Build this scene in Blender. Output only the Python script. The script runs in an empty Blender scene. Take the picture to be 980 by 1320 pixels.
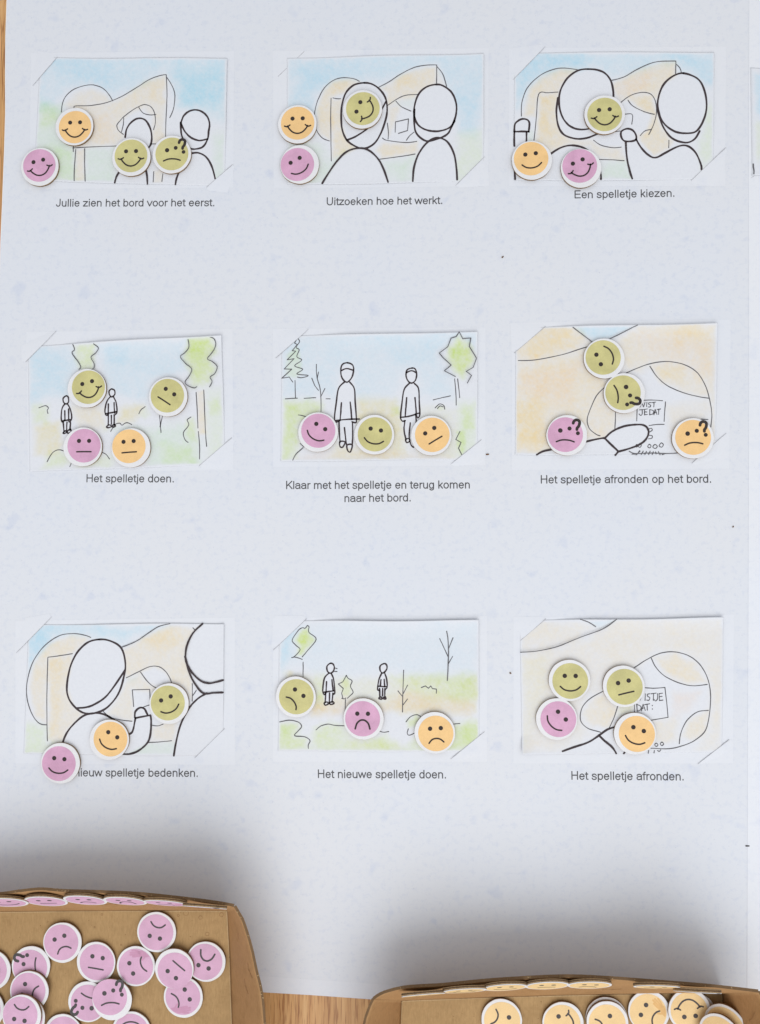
import bpy, math, random
import numpy as np
from mathutils import Vector, Matrix

random.seed(7)
rng = np.random.default_rng(7)
C = bpy.context.scene
COL = C.collection

# ------------------------------------------------------------------ camera
W, H, F = 980.0, 1320.0, 985.0            # photograph size and focal length in pixels
MM = 0.00062                              # metres of sheet per pixel at the middle of the picture
nad = Vector((49 / F, -43 / F, -1)).normalized()
R = nad.rotation_difference(Vector((0, 0, -1))).to_matrix()
CAM = -(R @ Vector((0, 0, -1))) * (F * MM)
cd = bpy.data.cameras.new('camera')
cam = bpy.data.objects.new('camera', cd)
COL.objects.link(cam)
cam.matrix_world = Matrix.Translation(CAM) @ R.to_4x4()
cd.sensor_fit = 'VERTICAL'
cd.sensor_height = 24
cd.lens = 24 * F / H
cd.clip_start, cd.clip_end = 0.01, 50
C.camera = cam

# ------------------------------------------------------------------ light
wd = bpy.data.worlds.new('World')
C.world = wd
wd.use_nodes = True
bg = wd.node_tree.nodes['Background']
bg.inputs['Color'].default_value = (0.945, 0.968, 1.0, 1)
bg.inputs['Strength'].default_value = 0.71


def area(name, loc, target, sx, sy, power, col):
    ld = bpy.data.lights.new(name, 'AREA')
    ld.shape = 'RECTANGLE'
    ld.size, ld.size_y = sx, sy
    ld.energy = power
    ld.color = col
    o = bpy.data.objects.new(name, ld)
    COL.objects.link(o)
    o.location = loc
    o.rotation_euler = (Vector(target) - Vector(loc)).to_track_quat('-Z', 'Y').to_euler()


area('window_light', (0.20, -1.55, 2.15), (0.0, 0.0, 0), 2.6, 2.7, 46, (1.0, 0.997, 0.985))
C.view_settings.view_transform = 'Standard'
C.view_settings.look = 'None'
C.view_settings.exposure = -0.03
C.view_settings.gamma = 1.0


# ------------------------------------------------------------------ helpers
def at(px, py, z=0.0):
    d = R @ Vector(((px - W / 2) / F, -(py - H / 2) / F, -1))
    return CAM + d * ((z - CAM.z) / d.z)


RT = R.transposed()


def project(p):
    q = RT @ (Vector(p) - CAM)
    return (W / 2 + F * q.x / -q.z, H / 2 - F * q.y / -q.z)


def mesh(name, verts, faces, smooth=False):
    me = bpy.data.meshes.new(name)
    me.from_pydata([tuple(v) for v in verts], [], faces)
    me.update()
    if smooth:
        for p in me.polygons:
            p.use_smooth = True
    return me


def link(name, me, mat=None, parent=None, loc=None):
    o = bpy.data.objects.new(name, me)
    COL.objects.link(o)
    if mat is not None and me is not None and not me.materials:
        me.materials.append(mat)
    if parent is not None:
        o.parent = parent
    if loc is not None:
        o.location = loc
    return o


def tag(o, label=None, cat=None, group=None, kind=None):
    if label: o['label'] = label
    if cat: o['category'] = cat
    if group: o['group'] = group
    if kind: o['kind'] = kind
    return o


def pts(s):
    return [tuple(float(v) for v in q.split(',')) for q in s.split()]


def catmull(P, n=5, closed=False):
    P = [np.array(p, float) for p in P]
    if len(P) < 3:
        return [P[0] + (P[-1] - P[0]) * t for t in np.linspace(0, 1, n + 1)]
    out = []
    m = len(P)
    for i in range(m if closed else m - 1):
        if closed:
            a, b, c, d = P[(i - 1) % m], P[i], P[(i + 1) % m], P[(i + 2) % m]
        else:
            a, b, c, d = P[max(i - 1, 0)], P[i], P[i + 1], P[min(i + 2, m - 1)]
        for k in range(n):
            t = k / n
            out.append(0.5 * (2 * b + (c - a) * t + (2 * a - 5 * b + 4 * c - d) * t * t + (3 * b - a - 3 * c + d) * t ** 3))
    out.append(P[0] if closed else P[-1])
    return out


class Ink:
    """flat pen strokes gathered in one mesh"""
    def __init__(self):
        self.v, self.f = [], []

    def stroke(self, P, w, z=0.0, jit=0.0, zf=None):
        P = [np.array((p[0], p[1]), float) for p in P]
        Q = [P[0]]
        for p in P[1:]:
            if np.linalg.norm(p - Q[-1]) > 1e-9:
                Q.append(p)
        if len(Q) < 2:
            return
        for i in range(1, len(Q) - 1):        # break the stroke at sharp corners
            a_, b_ = Q[i] - Q[i - 1], Q[i + 1] - Q[i]
            if a_.dot(b_) < .62 * np.linalg.norm(a_) * np.linalg.norm(b_):
                self.stroke(Q[:i + 1], w, z, jit, zf)
                self.stroke(Q[i:], w, z + 1.3e-6, jit, zf)
                return
        n = len(Q)
        T = []
        for i in range(n):
            t = Q[min(i + 1, n - 1)] - Q[max(i - 1, 0)]
            l = np.linalg.norm(t)
            T.append(t / l if l > 1e-12 else np.array((1.0, 0)))
        zz = (lambda p: z) if zf is None else zf
        b0 = len(self.v)
        ph = random.uniform(0, 6.28)
        for i, (q, t) in enumerate(zip(Q, T)):
            r = w / 2 * (1 + jit * math.sin(i * 0.55 + ph) + random.uniform(-jit, jit) * 0.6)
            nrm = np.array((-t[1], t[0]))
            h = zz(q)
            for s in (1, -1):
                p = q + nrm * r * s
                self.v.append((p[0], p[1], h))
        for i in range(n - 1):
            a = b0 + 2 * i
            self.f.append((a, a + 1, a + 3, a + 2))
        for q, t, s in ((Q[0], -T[0], 0), (Q[-1], T[-1], 1)):
            a0 = math.atan2(t[1], t[0])
            b = len(self.v)
            h = zz(q)
            k = 6
            for j in range(k + 1):
                a = a0 - math.pi / 2 + math.pi * j / k
                self.v.append((q[0] + w / 2 * math.cos(a), q[1] + w / 2 * math.sin(a), h))
            self.f.append(tuple(range(b, b + k + 1)))

    def disc(self, x, y, r, z=0.0, n=20):
        b = len(self.v)
        for j in range(n):
            a = 2 * math.pi * j / n
            self.v.append((x + r * math.cos(a), y + r * math.sin(a), z))
        self.f.append(tuple(range(b, b + n)))

    def poly(self, P, z=0.0):
        b = len(self.v)
        self.v += [(p[0], p[1], z) for p in P]
        self.f.append(tuple(range(b, b + len(P))))

    def mesh(self, name):
        return mesh(name, self.v, self.f)


# ------------------------------------------------------------------ materials
def new_mat(name, rough=0.7, spec=0.3):
    m = bpy.data.materials.new(name)
    m.use_nodes = True
    nt = m.node_tree
    b = nt.nodes['Principled BSDF']
    b.inputs['Roughness'].default_value = rough
    b.inputs['Specular IOR Level'].default_value = spec
    return m, nt, b


def node(nt, t, **kw):
    n = nt.nodes.new(t)
    for k, v in kw.items():
        if k in n.inputs:
            n.inputs[k].default_value = v
        else:
            setattr(n, k, v)
    return n


def noise(nt, vec, scale, detail=3, rough=0.55):
    n = node(nt, 'ShaderNodeTexNoise', Scale=scale, Detail=detail, Roughness=rough)
    nt.links.new(vec, n.inputs['Vector'])
    return n.outputs['Fac']


def ramp(nt, fac, stops):
    r = nt.nodes.new('ShaderNodeValToRGB')
    e = r.color_ramp.elements
    while len(e) < len(stops):
        e.new(0.5)
    for el, (p, c) in zip(e, stops):
        el.position = p
        el.color = c if len(c) == 4 else (*c, 1)
    nt.links.new(fac, r.inputs['Fac'])
    return r.outputs['Color']


def mix(nt, a, b, fac=1.0, mode='MULTIPLY'):
    m = node(nt, 'ShaderNodeMix', data_type='RGBA', blend_type=mode)
    for sock, val in ((m.inputs['Factor'], fac), (m.inputs['A'], a), (m.inputs['B'], b)):
        pass
    fs, A, B = m.inputs[0], m.inputs[6], m.inputs[7]
    for s, v in ((fs, fac), (A, a), (B, b)):
        if isinstance(v, bpy.types.NodeSocket):
            nt.links.new(v, s)
        elif isinstance(v, (int, float)):
            s.default_value = v
        else:
            s.default_value = (*v, 1)
    return m.outputs[2]


def bump(nt, b, h, strength, dist):
    n = node(nt, 'ShaderNodeBump', Strength=strength, Distance=dist)
    nt.links.new(h, n.inputs['Height'])
    nt.links.new(n.outputs['Normal'], b.inputs['Normal'])


def paper_mat(name, base, mottle=1.0):
    """white printed poster paper with the faint grey-blue mottled print"""
    m, nt, b = new_mat(name, 0.62, 0.25)
    g = nt.nodes.new('ShaderNodeNewGeometry').outputs['Position']
    fine = ramp(nt, noise(nt, g, 215, 4, .68), [(.34, (1 - .055 * mottle, 1 - .045 * mottle, 1 - .02 * mottle)), (.49, (1, 1, 1))])
    big = ramp(nt, noise(nt, g, 52, 2, .5), [(.27, (1 - .07 * mottle, 1 - .055 * mottle, 1 - .018 * mottle)), (.37, (1, 1, 1))])
    warm = ramp(nt, noise(nt, g, 9, 2, .5), [(.35, (1.0, .995, .985)), (.65, (.985, .992, 1.0))])
    speck = ramp(nt, noise(nt, g, 620, 1, .5), [(.22, (1 - .10 * mottle, 1 - .10 * mottle, 1 - .08 * mottle)), (.30, (1, 1, 1))])
    c = mix(nt, base, fine)
    c = mix(nt, c, big)
    c = mix(nt, c, warm)
    c = mix(nt, c, speck)
    nt.links.new(c, b.inputs['Base Color'])
    wave = node(nt, 'ShaderNodeBump', Strength=.55, Distance=.006)
    nt.links.new(noise(nt, g, 5.5, 2, .45), wave.inputs['Height'])
    n = node(nt, 'ShaderNodeBump', Strength=.06, Distance=.0004)
    nt.links.new(noise(nt, g, 900, 2), n.inputs['Height'])
    nt.links.new(wave.outputs['Normal'], n.inputs['Normal'])
    nt.links.new(n.outputs['Normal'], b.inputs['Normal'])
    return m


def wash_mat(name):
    """white card carrying the painted wash, with paper tooth"""
    m, nt, b = new_mat(name, 0.75, 0.2)
    a = node(nt, 'ShaderNodeVertexColor', layer_name='wash').outputs['Color']
    g = nt.nodes.new('ShaderNodeNewGeometry').outputs['Position']
    t = ramp(nt, noise(nt, g, 420, 4, .65), [(.25, (.955, .955, .965)), (.6, (1, 1, 1))])
    nt.links.new(mix(nt, a, t), b.inputs['Base Color'])
    bump(nt, b, noise(nt, g, 1100, 3), .12, .0004)
    return m


def ink_mat(name, col, rough=0.6):
    m, nt, b = new_mat(name, rough, 0.25)
    g = nt.nodes.new('ShaderNodeNewGeometry').outputs['Position']
    t = ramp(nt, noise(nt, g, 700, 2), [(.3, tuple(c * .8 for c in col)), (.75, tuple(min(1, c * 1.2 + .006) for c in col))])
    nt.links.new(t, b.inputs['Base Color'])
    return m


def print_mat(name, col, var=0.16):
    """matt colour print on a token: slightly uneven and grainy"""
    m, nt, b = new_mat(name, 0.55, 0.3)
    g = nt.nodes.new('ShaderNodeNewGeometry').outputs['Position']
    t = ramp(nt, noise(nt, g, 75, 3, .6), [(.3, tuple(c * (1 - var) for c in col)), (.68, tuple(min(1, c * (1 + var * .55)) for c in col))])
    s = ramp(nt, noise(nt, g, 1500, 2, .7), [(.3, (.93, .93, .93)), (.65, (1.03, 1.03, 1.03))])
    nt.links.new(mix(nt, t, s), b.inputs['Base Color'])
    bump(nt, b, noise(nt, g, 1200, 2), .05, .0003)
    return m


def kraft_mat(name, col):
    m, nt, b = new_mat(name, 0.72, 0.25)
    g = nt.nodes.new('ShaderNodeNewGeometry').outputs['Position']
    big = ramp(nt, noise(nt, g, 22, 4, .6), [(.3, (.90, .89, .87)), (.7, (1.06, 1.06, 1.05))])
    mp = node(nt, 'ShaderNodeMapping')
    mp.inputs['Scale'].default_value = (1, .22, 1)
    nt.links.new(g, mp.inputs['Vector'])
    fib = ramp(nt, noise(nt, mp.outputs['Vector'], 900, 3, .7), [(.3, (.86, .85, .82)), (.7, (1.07, 1.07, 1.07))])
    spk = ramp(nt, noise(nt, g, 480, 1, .5), [(.2, (.62, .56, .5)), (.26, (1, 1, 1))])
    scuff = ramp(nt, noise(nt, g, 65, 5, .7), [(.33, (.90, .885, .86)), (.46, (1, 1, 1)), (.62, (1, 1, 1)), (.74, (1.10, 1.11, 1.12))])
    c = mix(nt, mix(nt, mix(nt, mix(nt, col, big), fib), spk), scuff)
    nt.links.new(c, b.inputs['Base Color'])
    wv = node(nt, 'ShaderNodeTexWave', Scale=48.0, Distortion=.6, Detail=1.0)
    wv.bands_direction = 'Y'
    nt.links.new(g, wv.inputs['Vector'])
    n2 = node(nt, 'ShaderNodeMath', operation='MULTIPLY_ADD')
    nt.links.new(wv.outputs['Fac'], n2.inputs[0])
    n2.inputs[1].default_value = .35
    nt.links.new(noise(nt, g, 260, 3), n2.inputs[2])
    bump(nt, b, n2.outputs[0], .16, .0006)
    return m


def core_mat(name):
    """cut edge of corrugated board: pale liners, darker fluted middle"""
    m, nt, b = new_mat(name, 0.85, 0.15)
    tc = nt.nodes.new('ShaderNodeTexCoord')
    sep = nt.nodes.new('ShaderNodeSeparateXYZ')
    nt.links.new(tc.outputs['Object'], sep.inputs[0])
    k = node(nt, 'ShaderNodeMath', operation='MULTIPLY')
    k.inputs[1].default_value = 1 / 0.0023
    nt.links.new(sep.outputs['Z'], k.inputs[0])
    band = ramp(nt, k.outputs[0], [(.10, (.40, .26, .13)), (.22, (.13, .075, .04)), (.52, (.15, .09, .05)), (.62, (.50, .35, .19)), (.74, (.46, .31, .17)), (.80, (.22, .13, .07))])
    fl = ramp(nt, noise(nt, tc.outputs['Object'], 900, 2, .6), [(.35, (.7, .7, .7)), (.65, (1.1, 1.1, 1.1))])
    nt.links.new(mix(nt, band, fl), b.inputs['Base Color'])
    return m


def wood_mat(name):
    m, nt, b = new_mat(name, 0.42, 0.4)
    g = nt.nodes.new('ShaderNodeNewGeometry').outputs['Position']
    mp = node(nt, 'ShaderNodeMapping')
    mp.inputs['Scale'].default_value = (1, .035, 1)
    mp.inputs['Rotation'].default_value = (0, 0, .012)
    nt.links.new(g, mp.inputs['Vector'])
    v = mp.outputs['Vector']
    streak = ramp(nt, noise(nt, v, 260, 5, .7), [(.28, (.40, .175, .058)), (.44, (.62, .345, .135)), (.72, (.76, .48, .22))])
    broad = ramp(nt, noise(nt, v, 34, 3, .5), [(.3, (.80, .74, .68)), (.65, (1.06, 1.06, 1.06))])
    mp2 = node(nt, 'ShaderNodeMapping')
    mp2.inputs['Scale'].default_value = (1, .05, 1)
    nt.links.new(g, mp2.inputs['Vector'])
    pore = ramp(nt, noise(nt, mp2.outputs['Vector'], 900, 2, .5), [(.36, (.60, .48, .40)), (.48, (1, 1, 1))])
    nt.links.new(mix(nt, mix(nt, streak, broad), pore), b.inputs['Base Color'])
    bump(nt, b, noise(nt, mp2.outputs['Vector'], 700, 2), .12, .0005)
    return m


M_SHEET = paper_mat('poster_paper', (.712, .729, .776), 1.25)
M_SHEET2 = paper_mat('neighbour_paper', (.765, .78, .825), .8)
M_PANEL = paper_mat('printed_panel', (.735, .751, .798), .55)
M_EDGE = paper_mat('paper_edge', (.86, .85, .86), .2)
M_WASH = wash_mat('watercolour_wash')
M_BOLD = ink_mat('felt_pen_ink', (.046, .032, .036))
M_THIN = ink_mat('fineliner_ink', (.115, .11, .12))
M_TEXT = ink_mat('printed_text_ink', (.085, .083, .088))
M_SLIT_SHADE = ink_mat('slit_gap_shade', (.47, .47, .5))  # flat grey standing in for the shade in the cut's gap
M_FACE = ink_mat('face_print_ink', (.035, .026, .024))
M_FACE_GREY = ink_mat('faded_face_print_ink', (.075, .068, .07))
M_RING = print_mat('token_white_paper', (.775, .77, .785), .03)
DISC = {
    'orange': print_mat('orange_print', (.88, .575, .26), .08),
    'green': print_mat('olive_print', (.60, .555, .25), .13),
    'pink': print_mat('pink_print', (.67, .38, .545), .12),
    'cream': print_mat('pale_orange_print', (.86, .62, .315), .07),
    'rose': print_mat('rose_print', (.665, .405, .565), .09),
}
HAND = {'cream': print_mat('hand_print_orange', (.76, .47, .19), .1), 'rose': print_mat('hand_print_pink', (.60, .31, .46), .1)}
M_CORE = core_mat('corrugated_edge')
M_KRAFT = kraft_mat('kraft_board', (.43, .275, .128))
M_KRAFT2 = kraft_mat('kraft_board_panel', (.41, .232, .104))
M_RIM = kraft_mat('kraft_cut_edge', (.20, .12, .06))
M_CREASE = kraft_mat('kraft_fold_crease', (.50, .35, .19))
M_DENT = kraft_mat('kraft_dent', (.30, .165, .075))
M_STAIN = kraft_mat('dried_drop', (.30, .16, .07))
M_WOOD = wood_mat('oak_table')

# ------------------------------------------------------------------ table and sheets
t = mesh('wooden_table', [(-2, -2, -.0008), (2, -2, -.0008), (2, 2, -.0008), (-2, 2, -.0008)], [(0, 1, 2, 3)])
tag(link('wooden_table', t, M_WOOD), kind='structure')


def slab(P, z0, z1):
    n = len(P)
    v = [(p[0], p[1], z1) for p in P] + [(p[0], p[1], z0) for p in P]
    f = [tuple(range(n)), tuple(range(2 * n - 1, n - 1, -1))]
    f += [(i, i + n, (i + 1) % n + n, (i + 1) % n) for i in range(n)]
    return v, f


def ccw(P):
    a = sum(P[i][0] * P[(i + 1) % len(P)][1] - P[(i + 1) % len(P)][0] * P[i][1] for i in range(len(P)))
    return P if a > 0 else P[::-1]


left_edge = pts('9.5,-60 8.6,0 7,48 6.6,97 6.8,145 5.4,194 2.6,266 .6,312 -3,420 -6,600 -7,800 -8,1000 -9,1254')
edge = left_edge + pts('60,1259 160,1266 250,1272.5 336,1279 400,1282.7 482,1288.5 700,1303 1010,1324 1010,-60')
P = ccw([tuple(at(x, y)[:2]) for x, y in edge])
v, f = slab(P, -.0007, 0)
sheet = link('poster_sheet', mesh('poster_sheet', v, f), M_SHEET)
tag(sheet, 'large white printed poster sheet holding nine picture cards with captions', 'poster')
# bright cut edge along the left side of the sheet
k = Ink()
k.stroke([tuple(at(x + .5, y)[:2]) for x, y in left_edge], .9 * MM, .00006)
link('cut_edge', k.mesh('cut_edge'), M_EDGE, sheet)

# unprinted border strips along the foot of the sheet
k = Ink()
k.poly(ccw([tuple(at(x, y)[:2]) for x, y in pts('-9,1236 250,1252 480,1268 960,1299 960,1320 482,1287.4 336,1278 160,1265 -9,1253')]), .00005)
link('unprinted_border', k.mesh('unprinted_border'), M_PANEL, sheet)

edge2 = pts('966,-60 965,200 965.5,500 964.5,800 963.5,1100 963,1300 963,1318 1500,1360 1500,-60')
v, f = slab(ccw([tuple(at(x, y)[:2]) for x, y in edge2]), .00004, .00022)
sheet2 = link('neighbouring_sheet', mesh('neighbouring_sheet', v, f), M_SHEET2)
tag(sheet2, 'second white printed sheet overlapping the long edge of the big poster', 'poster')
k = Ink()
k.stroke([tuple(at(x, 1090.3)[:2]) for x in (961.6, 965.4)], 1.6 * MM, .0003)
tag(link('fibre_scrap', k.mesh('fibre_scrap'), M_FACE), 'tiny black dash shaped scrap at the seam of both sheets', 'scrap')


# ------------------------------------------------------------------ captions
def arc(cx, cy, rx, ry, a0, a1, n=12):
    return [(cx + rx * math.cos(math.radians(a0 + (a1 - a0) * i / n)), cy + ry * math.sin(math.radians(a0 + (a1 - a0) * i / n))) for i in range(n + 1)]


X_ = .478                                 # middle of the stroke at x-height, in em
GLYPH = {                                 # advance width and strokes of each letter of a plain grotesque
    ' ': (.278, []), '.': (.278, [[(.14, .0), (.14, .055)]]),
    'a': (.556, [arc(.265, .352, .19, .13, 165, 0, 9) + [(.455, .06), (.475, 0)], [(.455, .285)] + arc(.235, .146, .165, .14, 95, 265, 10) + [(.33, .03), (.42, .09), (.455, .17)]]),
    'b': (.556, [[(.105, 0), (.105, .68)], arc(.29, .24, .19, .238, 180, -180, 20)]),
    'd': (.556, [[(.45, 0), (.45, .68)], arc(.265, .24, .19, .238, 0, 360, 20)]),
    'e': (.556, [[(.09, .255), (.475, .255)] + arc(.28, .24, .195, .238, 8, 325, 18)]),
    'f': (.278, [[(.125, 0), (.125, .55)] + arc(.225, .57, .1, .105, 180, 80, 6), [(.02, .475), (.25, .475)]]),
    'g': (.556, [[(.45, X_), (.45, 0)] + arc(.275, -.02, .175, .145, 0, -155, 10), arc(.265, .24, .19, .238, 0, 360, 20)]),
    'h': (.556, [[(.105, 0), (.105, .68)], [(.105, .3)] + arc(.28, .315, .17, .163, 170, 0, 9) + [(.45, 0)]]),
    'i': (.222, [[(.11, 0), (.11, X_)], [(.11, .63), (.11, .675)]]),
    'j': (.222, [[(.115, X_), (.115, -.09)] + arc(.045, -.1, .07, .08, 0, -100, 5), [(.115, .63), (.115, .675)]]),
    'k': (.5, [[(.105, 0), (.105, .68)], [(.42, X_), (.11, .18)], [(.215, .285), (.44, 0)]]),
    'l': (.222, [[(.11, 0), (.11, .68)]]),
    'm': (.833, [[(.105, 0), (.105, X_)], [(.105, .3)] + arc(.265, .33, .15, .148, 170, 0, 8) + [(.415, 0)], [(.415, .3)] + arc(.57, .33, .155, .148, 170, 0, 8) + [(.725, 0)]]),
    'n': (.556, [[(.105, 0), (.105, X_)], [(.105, .3)] + arc(.28, .315, .17, .163, 170, 0, 9) + [(.45, 0)]]),
    'o': (.556, [arc(.278, .24, .2, .238, 0, 360, 20)]),
    'p': (.556, [[(.105, -.17), (.105, X_)], arc(.29, .24, .19, .238, 180, -180, 20)]),
    'r': (.333, [[(.105, 0), (.105, X_)], [(.105, .28), (.135, .39), (.2, .46), (.31, .465)]]),
    's': (.5, [[(.425, .37), (.37, .455), (.25, .48), (.125, .45), (.085, .36), (.13, .285), (.25, .25), (.385, .21), (.43, .125), (.375, .03), (.25, 0), (.12, .025), (.065, .12)]]),
    't': (.278, [[(.125, .61), (.125, .1), (.15, .025), (.25, .01)], [(.02, .475), (.24, .475)]]),
    'u': (.556, [[(.1, X_), (.1, .165)] + arc(.27, .165, .17, .163, 180, 350, 9) + [(.445, .2)], [(.45, X_), (.45, 0)]]),
    'v': (.5, [[(.03, X_), (.25, .01), (.47, X_)]]),
    'w': (.722, [[(.03, X_), (.195, .01), (.36, .46), (.525, .01), (.69, X_)]]),
    'z': (.5, [[(.05, .465), (.44, .465), (.05, .02), (.455, .02)]]),
    'E': (.667, [[(.6, .02), (.115, .02), (.115, .685), (.58, .685)], [(.115, .365), (.55, .365)]]),
    'H': (.722, [[(.115, 0), (.115, .7)], [(.605, 0), (.605, .7)], [(.115, .37), (.605, .37)]]),
    'J': (.5, [[(.385, .7), (.385, .2)] + arc(.215, .2, .17, .195, 0, -165, 9)]),
    'K': (.667, [[(.115, 0), (.115, .7)], [(.6, .7), (.12, .235)], [(.27, .385), (.62, 0)]]),
    'U': (.722, [[(.115, .7), (.115, .25)] + arc(.36, .25, .245, .245, 180, 360, 12) + [(.605, .7)]]),
}


def caption(text, x0, y0, x1, y1, parent, em=13.9):
    k = Ink()
    A, B = at(x0, y0), at(x1, y1)
    ux = np.array((B - A)[:2])
    total = sum(GLYPH[c][0] for c in text) - .09 - .06
    L = np.linalg.norm(ux)
    ux = ux / L
    uy = np.array((-ux[1], ux[0]))
    sx, sy = L / total, em * MM
    pen, z = -.08, .00009
    for c in text:
        adv, strokes = GLYPH[c]
        for st in strokes:
            z += 2e-7
            k.stroke([np.array(A[:2]) + ux * (pen + x) * sx + uy * y * sy for x, y in st], .098 * sy, z)
        pen += adv
    return link('caption', k.mesh('caption'), M_TEXT, parent)


for c in [('Jullie zien het bord voor het eerst.', 73.3, 266, 276.6, 265.5), ('Uitzoeken hoe het werkt.', 421.5, 264.3, 570.5, 262.6),
          ('Een spelletje kiezen.', 741, 255.4, 869.7, 253.2), ('Het spelletje doen.', 111.8, 621.2, 224.3, 621.4),
          ('Klaar met het spelletje en terug komen', 369.2, 630, 605.6, 629.2), ('naar het bord.', 444.6, 646.8, 529.8, 645.9),
          ('Het spelletje afronden op het bord.', 697.5, 622.8, 917, 621.8), ('Een nieuw spelletje bedenken.', 68.5, 1000.2, 255.3, 1001),
          ('Het nieuwe spelletje doen.', 410.2, 1002.4, 575.2, 1003), ('Het spelletje afronden.', 737, 1004.6, 881.6, 1005.6)]:
    caption(*c, sheet)

# ------------------------------------------------------------------ painted cards
WHITE = np.array((.735, .750, .793))
TINT = {'blue': (.83, .955, 1.0), 'teal': (.80, .955, .985), 'sand': (1.03, .945, .79), 'gold': (1.03, .895, .60), 'green': (.93, .99, .80),
        'lime': (.86, .95, .52), 'leaf': (.80, .93, .44), 'mint': (.90, .98, .86), 'white': None, 'straw': (.96, .94, .72), 'peach': (1.03, .885, .76)}


def smooth_noise(n, m, cells):
    g = rng.random((cells + 2, int(cells * m / n) + 2))
    y = np.linspace(0, cells, n)[:, None]
    x = np.linspace(0, g.shape[1] - 2, m)[None, :]
    yi, xi = y.astype(int), x.astype(int)
    fy, fx = y - yi, x - xi
    fy, fx = fy * fy * (3 - 2 * fy), fx * fx * (3 - 2 * fx)
    yi = np.minimum(yi, g.shape[0] - 2)
    xi = np.minimum(xi, g.shape[1] - 2)
    return (g[yi, xi] * (1 - fy) + g[yi + 1, xi] * fy) * (1 - fx) + (g[yi, xi + 1] * (1 - fy) + g[yi + 1, xi + 1] * fy) * fx


def sdist(X, Y, poly):
    """signed distance to a polygon, positive inside"""
    d = np.full(X.shape, 1e9)
    inside = np.zeros(X.shape, bool)
    n = len(poly)
    for i in range(n):
        (x0, y0), (x1, y1) = poly[i], poly[(i + 1) % n]
        dx, dy = x1 - x0, y1 - y0
        l2 = dx * dx + dy * dy + 1e-9
        tt = np.clip(((X - x0) * dx + (Y - y0) * dy) / l2, 0, 1)
        d = np.minimum(d, (X - x0 - tt * dx) ** 2 + (Y - y0 - tt * dy) ** 2)
        cond = (y0 > Y) != (y1 > Y)
        with np.errstate(divide='ignore', invalid='ignore'):
            xc = x0 + (Y - y0) * dx / (dy if dy else 1e-9)
        inside ^= cond & (X < xc)
    d = np.sqrt(d)
    return np.where(inside, d, -d)


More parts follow.
